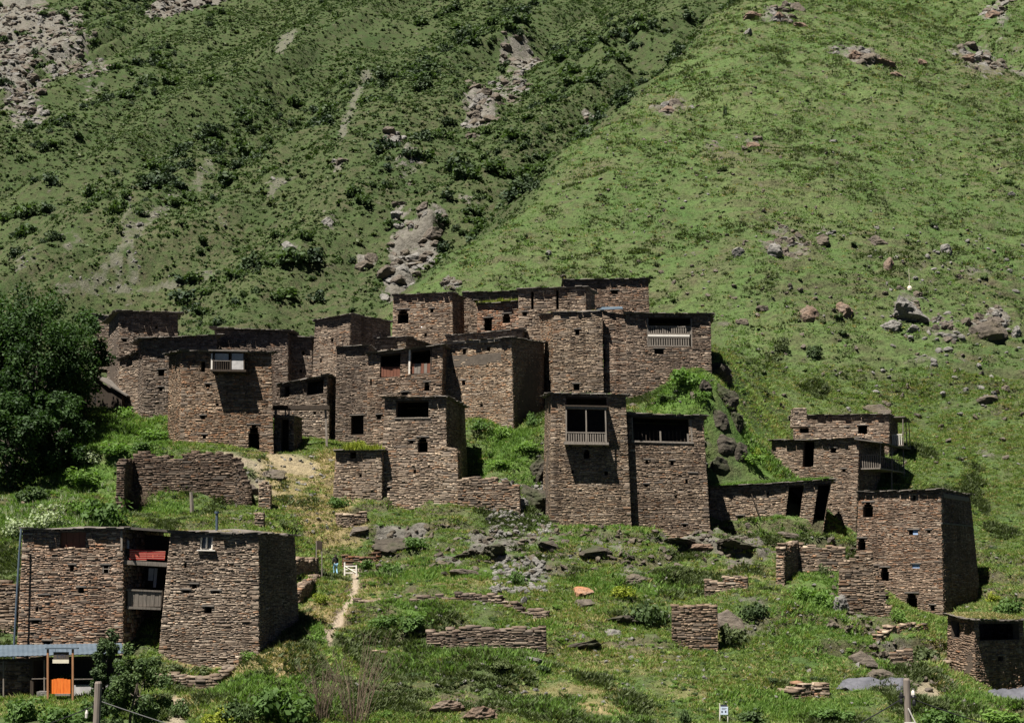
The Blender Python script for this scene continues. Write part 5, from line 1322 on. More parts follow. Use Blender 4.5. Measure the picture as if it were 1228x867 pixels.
def leafball(mat, n=260, seed=0, sx=1, sz=.8, leaf=.16, clumps=9, shell=.55, flat=0):
    """a bush: leaves gathered in clumps through an uneven volume of about unit radius, resting on z = 0"""
    r = np.random.default_rng(seed); V = []; sh = []
    C = []
    for i in range(clumps):
        d = r.normal(size=3); d[2] = abs(d[2]) * .9 + .05; d /= np.linalg.norm(d)
        C.append((d * r.uniform(.25, .75) * np.array([sx, sx, sz]) * 1.0 + [0, 0, .12], r.uniform(.25, .48), r.uniform(0, 1)))
    for i in range(n):
        c, rad, tint = C[int(r.integers(clumps))]
        d = r.normal(size=3); d /= np.linalg.norm(d)
        p = c + d * rad * (shell + (1 - shell) * r.random()) * np.array([1, 1, .85])
        if p[2] < 0.02: p[2] = r.uniform(.02, .2)
        nrm = d * .7 + r.normal(size=3) * .6 + [0, 0, .4]; nrm /= np.linalg.norm(nrm)
        a = np.cross(nrm, r.normal(size=3)); a /= np.linalg.norm(a); b = np.cross(nrm, a)
        l = leaf * r.uniform(.6, 1.3); a = a * l; b = b * l * .55
        V += [p - a, p - b, p + a, p + b]; sh.append(np.clip(.5 * tint + .5 * r.random(), 0, 1))
    return tri_mesh('leaves', V, mat, np.array(sh), True)
def scatter(name, pts_, scl, mesh, seed=0, parent=None, tilt=.12, sz=None, label=None):
    r = np.random.default_rng(seed); n = len(pts_)
    if n == 0: return None
    me = bpy.data.meshes.new(name); me.vertices.add(n); me.vertices.foreach_set('co', np.asarray(pts_, np.float32).ravel())
    a = me.attributes.new('scl', 'FLOAT_VECTOR', 'POINT'); s = np.asarray(scl, float)
    s3 = np.stack([s, s, s * (sz if sz is not None else r.uniform(.8, 1.25, n))], 1)
    a.data.foreach_set('vector', s3.astype(np.float32).ravel())
    a = me.attributes.new('rot', 'FLOAT_VECTOR', 'POINT')
    a.data.foreach_set('vector', np.stack([r.normal(0, tilt, n), r.normal(0, tilt, n), r.uniform(0, 6.283, n)], 1).astype(np.float32).ravel())
    src = bpy.data.objects.new(name + '_piece', mesh)
    o = link(name, me, kind='stuff', label=label)
    if parent is not None: own(o, parent)
    ng = bpy.data.node_groups.new('scatter', 'GeometryNodeTree')
    ng.interface.new_socket('Geometry', in_out='INPUT', socket_type='NodeSocketGeometry'); ng.interface.new_socket('Geometry', in_out='OUTPUT', socket_type='NodeSocketGeometry')
    gi = ng.nodes.new('NodeGroupInput'); go = ng.nodes.new('NodeGroupOutput')
    ip = ng.nodes.new('GeometryNodeInstanceOnPoints'); oi = ng.nodes.new('GeometryNodeObjectInfo'); oi.inputs[0].default_value = src
    L = ng.links.new
    L(gi.outputs[0], ip.inputs['Points']); L(oi.outputs['Geometry'], ip.inputs['Instance'])
    na = ng.nodes.new('GeometryNodeInputNamedAttribute'); na.data_type = 'FLOAT_VECTOR'; na.inputs[0].default_value = 'scl'
    nb = ng.nodes.new('GeometryNodeInputNamedAttribute'); nb.data_type = 'FLOAT_VECTOR'; nb.inputs[0].default_value = 'rot'
    er = ng.nodes.new('FunctionNodeEulerToRotation')
    L(na.outputs[0], ip.inputs['Scale']); L(nb.outputs[0], er.inputs[0]); L(er.outputs[0], ip.inputs['Rotation']); L(ip.outputs[0], go.inputs[0])
    md = o.modifiers.new('scatter', 'NODES'); md.node_group = ng
    me.materials.append(mesh.materials[0])
    return o

def comp(x, y):
    """is a far point on the spur (True) or on the mountain behind"""
    ux, uy = 0.359, 0.933
    wob = 5 * fbm(y / 30, y * 0 + 3.3, 3)
    d = -((x + 16 + wob) * uy - (y - 193) * ux)
    return d < 1.0
def fan(n, y0, y1, power=1.0, lim=.42):
    u = rng.random(n); y = (y0 ** power + u * (y1 ** power - y0 ** power)) ** (1 / power)
    x = rng.uniform(-lim, lim, n) * y
    return x, y
KV = {}
def kinds(mat, seeds, **kw): return [tuft(M[mat], seed=s, **kw) for s in seeds]
KV['green'] = kinds('grass_green', (1, 2), n=16, h=.15, spread=.28, w=.05, lean=1.6)
KV['lush'] = kinds('grass_lush', (3, 4), n=18, h=.28, spread=.26, w=.05, lean=1.3)
KV['dry'] = kinds('grass_dry', (5,), n=16, h=.17, spread=.26, w=.04, lean=1.6)
KV['heath'] = kinds('heath', (6, 7), n=22, h=.20, spread=.34, w=.07, lean=1.8)
KN = dict(KV); KN['green'] = kinds('grass_near', (8, 9, 10), n=18, h=.19, spread=.28, w=.045, lean=1.4)
# near slope
x, y = fan(170000, 82, 170, 2)
ok = ~inside_any(x, y, .2)
rk_ = grid_at(rock_m, x, y); di = grid_at(dirt_m, x, y); lu = grid_at(lush_m, x, y); dr = grid_at(dry_m, x, y)
ok &= (rk_ < .35 + .5 * (rng.random(len(x)) < .25)) & (di < .2)
x, y, lu, dr = x[ok], y[ok], lu[ok], dr[ok]
z = grid_z(x, y)
cl = fbm(x / 2.6, y / 2.6, 3); cl2 = fbm(x / 7 + 9, y / 7, 3)
rr = rng.random(len(x))
kind = np.where(rr < lu * .85, 1, np.where(rr < lu * .85 + dr * .8, 2, np.where(cl2 + .5 * cl > .32, 3, np.where(rng.random(len(x)) < .26 + .2 * cl, 2, 0))))
keep = (cl > -.38) | (rng.random(len(x)) < .35)
scl_ = rng.uniform(.6, 1.35, len(x)) * (1 + .5 * np.clip(cl, -.5, 1))
for k, nm in enumerate(('green', 'lush', 'dry', 'heath')):
    for j, me in enumerate(KN[nm]):
        m = (kind == k) & keep & (np.arange(len(x)) % len(KN[nm]) == j)
        scatter({'green': 'grass', 'lush': 'tall_grass', 'dry': 'dry_grass', 'heath': 'ground_cover'}[nm], np.stack([x[m], y[m], z[m]], 1), scl_[m], me, k * 7 + j)
# spur: coarser clumps with distance
x, y = fan(190000, 165, 620, 1.15)
sp_ = comp(x, y) & (grid_at(rock_m, x, y) < .5)
x, y = x[sp_], y[sp_]; z = grid_z(x, y)
cl = fbm(x / 3.2, y / 3.2, 3); cl2 = fbm(x / 11 + 4, y / 11, 3)
keep = (cl > -.15) | (rng.random(len(x)) < .4)
kind = np.where(cl2 + .7 * cl + .25 * rng.normal(size=len(x)) > .55, 3, np.where(rng.random(len(x)) < .13, 2, np.where(rng.random(len(x)) < .17, 3, np.where(rng.random(len(x)) < .06, 1, 0))))
s_ = rng.uniform(.7, 1.5, len(x)) * np.sqrt(y / 140) * (1 + .7 * np.clip(cl, -.4, .8))
for k, nm in enumerate(('green', 'lush', 'dry', 'heath')):
    for j, me in enumerate(KV[nm]):
        m = (kind == k) & keep & (np.arange(len(x)) % len(KV[nm]) == j)
        scatter({'green': 'grass', 'lush': 'tall_grass', 'dry': 'dry_grass', 'heath': 'ground_cover'}[nm], np.stack([x[m], y[m], z[m]], 1), s_[m] * (.8 if nm == 'lush' else 1), me, 40 + k * 7 + j)
# far mountain: rough low cover
x, y = fan(230000, 215, 900, 1.15, .40)
m = ~comp(x, y) & (grid_at(rock_m, x, y) < .45 + .5 * rng.random(len(x))) & (grid_at(scree_m, x, y) < .25 + .3 * rng.random(len(x)))
x, y = x[m], y[m]; z = grid_z(x, y); cl = fbm(x / 9, y / 9, 3); cl2 = fbm(x / 30 + 5, y / 30, 3)
cl3 = fbm((x * .86 - y * .3) / 26 + 2, (x * .3 + y * .86) / 70, 3)
_m = (cl3 + .25 * cl + .12 * rng.normal(size=len(x)) > -.12) | (rng.random(len(x)) < .3)
x, y, z, cl, cl2 = x[_m], y[_m], z[_m], cl[_m], cl2[_m]
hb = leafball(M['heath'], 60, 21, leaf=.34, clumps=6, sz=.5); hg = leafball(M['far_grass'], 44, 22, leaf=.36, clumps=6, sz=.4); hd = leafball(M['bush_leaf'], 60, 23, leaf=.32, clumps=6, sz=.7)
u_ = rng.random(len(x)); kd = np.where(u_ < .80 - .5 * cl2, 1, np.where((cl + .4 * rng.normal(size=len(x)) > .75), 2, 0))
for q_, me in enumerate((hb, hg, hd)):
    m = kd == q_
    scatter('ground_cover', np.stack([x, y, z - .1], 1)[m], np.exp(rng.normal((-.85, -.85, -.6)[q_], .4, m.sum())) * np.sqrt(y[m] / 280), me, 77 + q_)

# bushes on the far mountain: the larger ones are things, the small ones one mass
BU = [leafball(M['bush_leaf'], 300, 30 + i, leaf=.17, clumps=10, sz=.95) for i in range(4)] + [leafball(M['conifer_leaf'], 300, 36 + i, leaf=.15, clumps=11, sz=1.25) for i in range(2)]
x, y = fan(15000, 225, 900, 1.3, .40)
m = ~comp(x, y); x, y = x[m], y[m]
fx_ = (x * .86 - y * .30); fy_ = (x * .30 + y * .86)
dens = .42 + 1.5 * fbm(fx_ / 22, fy_ / 75, 3) + .5 * fbm(x / 11, y / 11, 2)
pxy = proj(np.stack([x, y, grid_z(x, y)], 1))
band = np.exp(-((pxy[:, 0] - 430 + (pxy[:, 1] - 170) * 1.1) / 190) ** 2) * .35 + np.exp(-((pxy[:, 0] - 140) / 130) ** 2 - ((pxy[:, 1] - 60) / 70) ** 2) * .3
dcr = -((x + 16 + 5 * fbm(y / 30, y * 0 + 3.3, 3)) * .933 - (y - 193) * .359)
band = band + .62 * np.exp(-((dcr - 20) / 20) ** 2)
p_ = np.clip(dens - .42 + band, 0, 1) * np.where(grid_at(scree_m, x, y) > .4, .35, 1) * np.where(grid_at(rock_m, x, y) > .6, .5, 1)
m = rng.random(len(x)) < p_ * .7
x, y = x[m], y[m]; z = grid_z(x, y)
size = np.exp(rng.normal(.50, .45, len(x))) * 1.1 * (1 + (y - 300) / 900)
size = np.clip(size, .5, 4.6)
seen = proj(np.stack([x, y, z], 1)); inn = (seen[:, 0] > -10) & (seen[:, 0] < 1240) & (seen[:, 1] > -15) & (seen[:, 1] < 420)
order = np.argsort(-(size / y) * inn)
sg_ = order[:290]
sel = np.zeros(len(x), bool); sel[sg_] = True
for i in sg_:
    q = seen[i]
    sc_ = grid_at(scree_m, x[i:i+1], y[i:i+1])[0]; rk0 = grid_at(rock_m, x[i:i+1], y[i:i+1])[0]
    v = int(rng.integers(6))
    if sc_ > .15: lb, gp = 'dark bush rooted in the pale scree of the far mountain', 'bushes on the scree'
    elif q[1] < 130 and q[0] < 300: lb, gp = 'dark bush among the grey cliffs high on the far mountain', 'bushes below the high cliffs'
    elif rk0 > .2: lb, gp = 'bush beside a pale rock outcrop of the far mountain', 'bushes by the pale outcrops'
    elif comp(np.array([x[i] + 22.0]), np.array([y[i]]))[0]: lb, gp = 'bush in the gully behind the crest of the grassy spur', 'bushes in the gully behind the spur'
    elif v >= 4: lb, gp = 'upright dark juniper on the open slope of the far mountain', 'junipers on the far mountain'
    else: lb, gp = 'rounded green bush on the open slope of the far mountain', 'bushes on the open far slope'
    o = link('juniper' if v >= 4 else 'bush', BU[v], None, lb, 'bush', gp)
    o.location = (x[i], y[i], z[i] - .1 * size[i]); s = float(size[i])
    o.scale = (s * rng.uniform(.9, 1.3), s * rng.uniform(.9, 1.2), s * rng.uniform(.75, 1.2)); o.rotation_euler = (0, 0, rng.uniform(0, 6.28))
for v in range(6):
    m = ~sel & (np.arange(len(x)) % 6 == v)
    scatter('distant_bushes', np.stack([x[m], y[m], z[m] - .1], 1), size[m] * .85, BU[v], 90 + v)

# ------------------------------------------------------------------ boulders
def rock_mesh(name, mat, seed, planes=16, sub=4):
    r = np.random.default_rng(seed)
    bm = bmesh.new(); bmesh.ops.create_icosphere(bm, subdivisions=sub, radius=1)
    nn = r.normal(size=(planes, 3)); nn /= np.linalg.norm(nn, axis=1)[:, None]; dd = r.uniform(.55, 1.0, planes)
    V = np.array([v.co[:] for v in bm.verts]); V /= np.linalg.norm(V, axis=1)[:, None]
    dt = V @ nn.T
    rad = np.min(np.where(dt > .05, dd / np.maximum(dt, .05), 9), 1); rad = np.minimum(rad, 1.25)
    rad = rad * (1 + .16 * np.abs(fbm(V[:, 0] * 4.5 + seed * 3, V[:, 1] * 4.5 + V[:, 2] * 6, 3)) + .22 * fbm(V[:, 0] * 1.7 + seed, V[:, 1] * 1.7 + V[:, 2] * 1.3, 4) + .08 * fbm(V[:, 0] * 4 + seed, V[:, 2] * 7 + V[:, 1] * 4, 4) + .05 * np.sign(np.sin(V[:, 2] * 16 + 2 * fbm(V[:, 0] * 2, V[:, 1] * 2, 2))) * .6)
    for v, p in zip(bm.verts, V * rad[:, None]): v.co = p
    me = bpy.data.meshes.new(name); bm.to_mesh(me); bm.free(); me.materials.append(mat)
    return me
RK = {m: [rock_mesh('boulder', M[m], 100 + i + 10 * k, 12 + 2 * i, 4 if i < 2 else 3) for i in range(4)] for k, m in enumerate(('rock', 'rock_pale', 'rock_red', 'rock_rust', 'rock_dark_shade'))}
def boulder(px, py, w, h, mat, label, group=None, ym=70, name='boulder', sink=.6, dep=.8):
    c = hit(px, py + h / 2, ym); s = c[1] / FPX
    r = random.Random(int(px * 13 + py * 7))
    o = link(name, r.choice(RK[mat]), None, label, 'boulder', group)
    o.location = (c[0], c[1] + w * s * .2, c[2] + h * s * (.5 - sink * .5))
    o.scale = (w * s * .52, w * s * .5 * dep, h * s * .58); o.rotation_euler = (r.uniform(-.3, .3), r.uniform(-.3, .3), r.uniform(0, 6.28) if abs(w - h) < w * .5 else r.choice((0, 3.14)) + r.uniform(-.4, .4))
    return o
for (px, py, w, h, mt, lb) in ((1050,286,24,17,'rock','dark angular boulder above the rusty boulder pair on the grassy spur'),(1067,313,17,22,'rock_red','upright brown boulder just under the dark angular boulder'),
    (1136,297,22,16,'rock_pale','pale split boulder on the open spur beside the dark angular one'),(971,373,30,24,'rock_red','rusty brown flat-faced boulder, the paler of the rusty boulder pair'),
    (1016,368,28,22,'rock_red','dark brown boulder, the darker of the rusty boulder pair'),(1091,366,50,34,'rock_pale','big pale layered boulder carrying the thin marker pole'),
    (1070,386,22,16,'rock_pale','small pale slab rock at the foot of the pole boulder'),(1187,388,46,36,'rock','large grey boulder with a deep shaded underside'),
    (1096,392,18,12,'rock_pale','small pale rock directly below the pole boulder'),(916,367,18,14,'rock','small grey rock pile above the baluster house'),(893,384,16,10,'rock','low grey rock near the baluster house wall'),
    (903,172,22,11,'rock_red','lone dark brown rock in the middle of the spur'),(905,17,20,12,'rock_red','dark rock at the end of the top rock row'),(935,17,18,17,'rock_red','tallest dark rock of the top rock row'),
    (960,27,16,12,'rock_red','small dark rock in the top rock row'),(897,38,16,10,'rock_pale','pale rock just below the top rock row'),(1027,63,22,14,'rock_red','dark brown rock starting the slanting rock band'),
    (1056,71,28,13,'rock_red','long brown rock in the slanting rock band'),(1074,88,20,9,'rock_red','low brown rock ending the slanting rock band'),(1106,73,14,12,'rock_red','lone brown block beyond the slanting rock band'),
    (1050,488,38,14,'rock','flat grey rock ledge above the long low upper house'),(1182,475,28,18,'rock','dark weathered rock on the slope above the big square tower'),(1208,464,16,9,'rock','small dark rock next to the weathered rock'),
    (932,298,26,18,'rock_pale','pale broken rock on the slope above the baluster house'),(884,300,18,14,'rock_pale','small pale rock beside the pale broken rock'),(800,130,20,12,'rock_red','reddish rock scar in the grass near the spur crest'),
    (1191,14,22,12,'rock_red','reddish rock cluster high on the open spur slope'),(1165,70,30,12,'rock_red','dark earth bank with rock high on the spur'),(1140,402,20,10,'rock_pale','pale flat rock between the pole boulder and the grey boulder'),
    (1220,395,16,20,'rock_pale','tilted pale slab next to the large grey boulder'),(985,285,22,14,'rock','grey rock in the grass above the rusty boulder pair'),(1150,330,18,8,'rock','low grey rock under the pale split boulder'),
    (1000,168,12,6,'rock_pale','tiny pale stone in the upper spur grass'),(1213,232,14,8,'rock_pale','pale stone near the sparse upper grass'),(658,302,7,7,'rock_pale','single whitish stone in the grass behind the topmost house')):
    boulder(px, py, w, h, mt, lb)
for (px, py, w, h, mt, lb) in ((862,440,24,26,'rock_dark_shade','mossy crag top behind the loggia tower'),(872,470,26,34,'rock_dark_shade','dark crag shoulder leaning behind the loggia tower'),(864,495,34,30,'rock_dark_shade','dark crag block touching the loggia tower roof'),(884,500,20,26,'rock_dark_shade','outer crag block with a grassy edge'),
    (868,525,36,30,'rock_dark_shade','dark crag face beside the loggia opening'),(886,535,22,34,'rock_dark_shade','crag pillar beside the bright weeds'),(862,552,26,26,'rock_dark_shade','crag foot in the loggia tower shadow'),(845,462,22,20,'rock_dark_shade','mossy rock under the baluster balcony house'),
    (640,590,36,34,'rock_dark_shade','rounded rock wedged beside the railed balcony tower'),(645,556,30,30,'rock_dark_shade','overhanging rock in the gap next to the railed balcony tower'),
    (478,650,50,18,'rock_dark_shade','broad rock ledge below the pointed-arch tower'),(560,664,40,10,'rock_dark_shade','flat rock ledge under the long yard wall'),(594,656,40,22,'rock_dark_shade','layered crag below the rubble by the yard wall'),(660,650,34,16,'rock_dark_shade','crag under the foot of the railed balcony tower'),
    (714,657,44,14,'rock_dark_shade','dark rock ledge below the balcony tower shadow'),(826,650,60,11,'rock_dark_shade','long shadowed rock ledge below the loggia tower'),(886,652,54,12,'rock_dark_shade','long rock ledge below the grass-roofed house'),(950,640,30,12,'rock','low rock below the grass roof doorways'),
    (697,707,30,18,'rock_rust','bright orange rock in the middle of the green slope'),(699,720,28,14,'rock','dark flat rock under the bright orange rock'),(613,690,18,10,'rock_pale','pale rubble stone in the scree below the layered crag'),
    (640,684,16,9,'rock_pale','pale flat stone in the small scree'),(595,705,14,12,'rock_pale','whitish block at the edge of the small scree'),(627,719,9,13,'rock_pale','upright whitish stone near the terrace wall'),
    (733,759,26,9,'rock_pale','pinkish flat stone lying in the open grass'),(560,685,40,12,'rock','low dark ledge beside the small scree'),(760,693,34,14,'rock','grey rock bank in the middle of the slope'),(745,742,34,12,'rock_dark_shade','dark hummock of rock above the pinkish stone'),
    (880,745,46,30,'rock','shrubby rock bank beside the square wall stub'),(535,847,40,14,'rock_red','reddish broken rock bank in the low foreground'),(575,855,40,20,'rock_red','rusty crumbling bank next to the reddish rock bank'),(700,775,50,8,'rock_dark_shade','long dark soil ledge in the open slope'),(640,790,30,7,'rock_pale','pale flat slab at the end of the terrace wall'),
    (1010,720,22,24,'rock_pale','pale rock beside the ruined gable'),(1040,790,36,20,'rock','dark rock in the bank under the crumbling pier'),(1060,808,44,14,'rock','rock shelf above the grey tarpaulin'),(330,566,40,12,'rock','stony step in the dry path above the ruin'),(300,585,26,16,'rock','small rock bank beside the thin stone pillar'),(840,655,30,12,'rock_red','brown rock under the long shadowed ledge'),
    (1040,700,20,30,'rock','rock at the foot of the ruined gable'),(430,632,24,12,'rock','rock next to the tiny stone enclosure'),(620,600,20,14,'rock_pale','pale rubble block beside the yard wall end'),(700,352,8,6,'rock_pale','pale stone lying behind the two-slot block')):
    boulder(px, py, w, h, mt, lb)
# broken rock standing out of the cliffs
def outcrop(n, y0, y1, s0, s1, mat, seed):
    x, y = fan(n, y0, y1, 1.4, .42); r = np.random.default_rng(seed)
    m = grid_at(rock_m, x, y) > .35 + .4 * r.random(len(x)); x, y = x[m], y[m]
    scatter('broken_rock', np.stack([x, y, grid_z(x, y) - .35 * s0 - .25], 1), r.uniform(s0, s1, len(x)) ** 1.5, rock_mesh('chunk', M[mat], seed, 9, 3), seed, tilt=.35, sz=.75)
outcrop(26000, 235, 900, .5, 1.45, 'rock_pale', 901); outcrop(26000, 235, 900, .5, 1.6, 'rock', 902)
outcrop(26000, 170, 236, .3, .85, 'rock_pale', 903); outcrop(26000, 170, 236, .3, .9, 'rock', 904)
outcrop(5000, 100, 170, .25, .75, 'rock', 905)
# small loose stones
def rubble(name, n, px0, px1, py0, py1, s0, s1, mat, seed):
    P3 = []; S = []
    r = np.random.default_rng(seed)
    for i in range(n):
        c = hit(r.uniform(px0, px1), r.uniform(py0, py1)); P3.append(c + [0, 0, .03]); S.append(r.uniform(s0, s1))
    P3 = np.array(P3); m = ~inside_any(P3[:, 0], P3[:, 1], .1)
    me = rock_mesh('pebble', M[mat], seed + 500, 9, 2)
    return scatter(name, P3[m], np.array(S)[m], me, seed, tilt=.5, sz=.6)
rubble('rubble', 260, 585, 662, 575, 645, .12, .4, 'rock_pale', 1)
rubble('rubble', 160, 590, 655, 668, 712, .1, .36, 'rock_pale', 2)
rubble('rubble', 240, 450, 900, 630, 690, .1, .4, 'rock', 3)
rubble('rubble', 120, 990, 1060, 650, 760, .1, .32, 'rock', 4)
rubble('rubble', 700, 420, 1228, 640, 850, .05, .2, 'rock_pale', 5)
rubble('rubble', 500, 640, 1228, 0, 560, .08, .28, 'rock_pale', 6)
rubble('rubble', 600, 640, 1228, 0, 560, .10, .45, 'rock', 7)
rubble('rubble', 70, 1040, 1228, 270, 480, .2, .55, 'rock_pale', 8)
rubble('rubble', 130, 280, 400, 540, 640, .08, .25, 'rock_pale', 9)
rubble('rubble', 80, 1040, 1160, 770, 830, .1, .3, 'rock', 10)

# ------------------------------------------------------------------ trees and shrubs
def tree(name, label, base, H, crown_c, crown_r, mat, seed, leaves=16000, leaf=.17, clumps=80, trunk_r=.28, group=None):
    r = np.random.default_rng(seed); base = np.asarray(base, float)
    t = thing(name, label, 'tree', tuple(base), group)
    cc = np.asarray(crown_c, float); cr = np.asarray(crown_r, float)
    C = []
    for i in range(clumps):
        d = r.normal(size=3); d /= np.linalg.norm(d)
        q = cc + d * cr * (r.uniform(.35, 1.0) ** .6) * r.uniform(.82, 1.08)
        C.append((q, r.uniform(.5, 1.15) * cr.mean() / 4.2, r.random()))
    mb = MB(); top = cc + [0, 0, cr[2] * .3]
    mid = (base + cc) / 2 + np.array([r.normal(0, .3), r.normal(0, .2), 0])
    mb.tube([base - [0, 0, .4], base + (mid - base) * .5, mid, (mid + top) / 2, top], [trunk_r * 1.3, trunk_r, trunk_r * .85, trunk_r * .6, trunk_r * .2], 9)
    tr = own(mb.build('trunk', M['bark']), t)
    for k in range(14):
        q = C[k][0]; s = base + (top - base) * r.uniform(.3, .8); m_ = (s + q) / 2 + [0, 0, .4]
        mb = MB(); mb.tube([s, m_, q], [trunk_r * .4, trunk_r * .25, trunk_r * .08], 6); lm = mb.build('limb', M['bark']); lm.parent = tr
    n = leaves; ci = r.integers(0, clumps, n)
    cen = np.array([c[0] for c in C])[ci]; rad = np.array([c[1] for c in C])[ci]; tint = np.array([c[2] for c in C])[ci]
    d = r.normal(size=(n, 3)); d /= np.linalg.norm(d, axis=1)[:, None]
    p = cen + d * (rad * r.uniform(.45, 1.05, n))[:, None]
    nr_ = d * .6 + r.normal(size=(n, 3)) * .55 + [0, 0, .5]; nr_ /= np.linalg.norm(nr_, axis=1)[:, None]
    a = np.cross(nr_, r.normal(size=(n, 3))); a /= np.linalg.norm(a, axis=1)[:, None]; b = np.cross(nr_, a)
    l = (leaf * r.uniform(.6, 1.4, n))[:, None]; a = a * l; b = b * l * .55
    V = np.stack([p - a, p - b, p + a, p + b], 1).reshape(-1, 3)
    own(link('crown', tri_mesh('crown', V, M[mat], np.clip(.55 * tint + .45 * r.random(n), 0, 1), True)), t)
    return t
def gz(x, y): return float(grid_z(np.array([x]), np.array([y]))[0])
def tree_px(name, label, px, Y, cpx, cpy, rx, ry, mat, seed, **kw):
    a = P(px, 600, Y); base = np.array([a[0], Y, gz(a[0], Y)])
    c = P(cpx, cpy, Y); s = Y / FPX
    return tree(name, label, base, 0, c, (rx * s, rx * s * .85, ry * s), mat, seed, **kw)
tree_px('broadleaf_tree', 'tallest dark leafy tree beside the boxy back tower', 38, 139, 40, 438, 80, 88, 'tree_leaf', 1, leaves=32000, clumps=150)
tree_px('broadleaf_tree', 'broad leafy tree standing behind the tallest dark tree, away from the houses', -40, 143, -30, 425, 60, 80, 'tree_leaf', 9, leaves=16000, clumps=80)
tree_px('broadleaf_tree', 'leafy tree leaning over the dark gabled shed', 88, 146, 92, 425, 38, 58, 'tree_leaf', 2, leaves=9000, clumps=50, trunk_r=.2)
tree_px('broadleaf_tree', 'low spreading tree in front of the tallest leafy tree, in deep shade', 14, 131, 8, 530, 60, 66, 'tree_leaf', 3, leaves=13000, clumps=70, trunk_r=.2)
tree_px('broadleaf_tree', 'leafy tree in shade between the tallest tree and the weedy bank', 70, 134, 70, 520, 42, 54, 'tree_leaf', 4, leaves=9000, clumps=50, trunk_r=.18)
tree_px('roadside_tree', 'feathery young tree behind the plain utility pole', 128, 79, 126, 808, 19, 58, 'bush_leaf', 5, leaves=7000, clumps=44, trunk_r=.09, leaf=.085)
tree_px('roadside_tree', 'broad feathery tree beside the plain utility pole', 168, 78, 166, 826, 36, 52, 'bush_leaf', 6, leaves=11000, clumps=60, trunk_r=.09, leaf=.085)
SH = {k: [leafball(M[m], 700, 60 + i + j * 5, leaf=lf, clumps=14, sz=.95) for i in range(3)] for j, (k, m, lf) in enumerate((('shrub', 'shrub_leaf', .10), ('bush', 'bush_leaf', .11), ('tree', 'tree_leaf', .11), ('yellow', 'yellow_herb', .09), ('white', 'white_flower', .07), ('lush', 'grass_lush', .10), ('heath', 'heath', .10)))}
def shrub(px, py, w, h, k, label, Y=None, name='shrub', cat='shrub', group=None):
    """px, py: foot of the shrub; w, h in pixels"""
    if Y is None: c = hit(px, py)
    else:
        c = P(px, py, Y); c[2] = gz(c[0], Y)
    s = c[1] / FPX; r = random.Random(int(px * 3 + py * 11))
    o = link(name, r.choice(SH[k]), None, label, cat, group)
    o.location = tuple(c - [0, 0, .08]); o.scale = (w * s * .55, w * s * .5, h * s * .78); o.rotation_euler = (0, 0, r.uniform(0, 6.28))
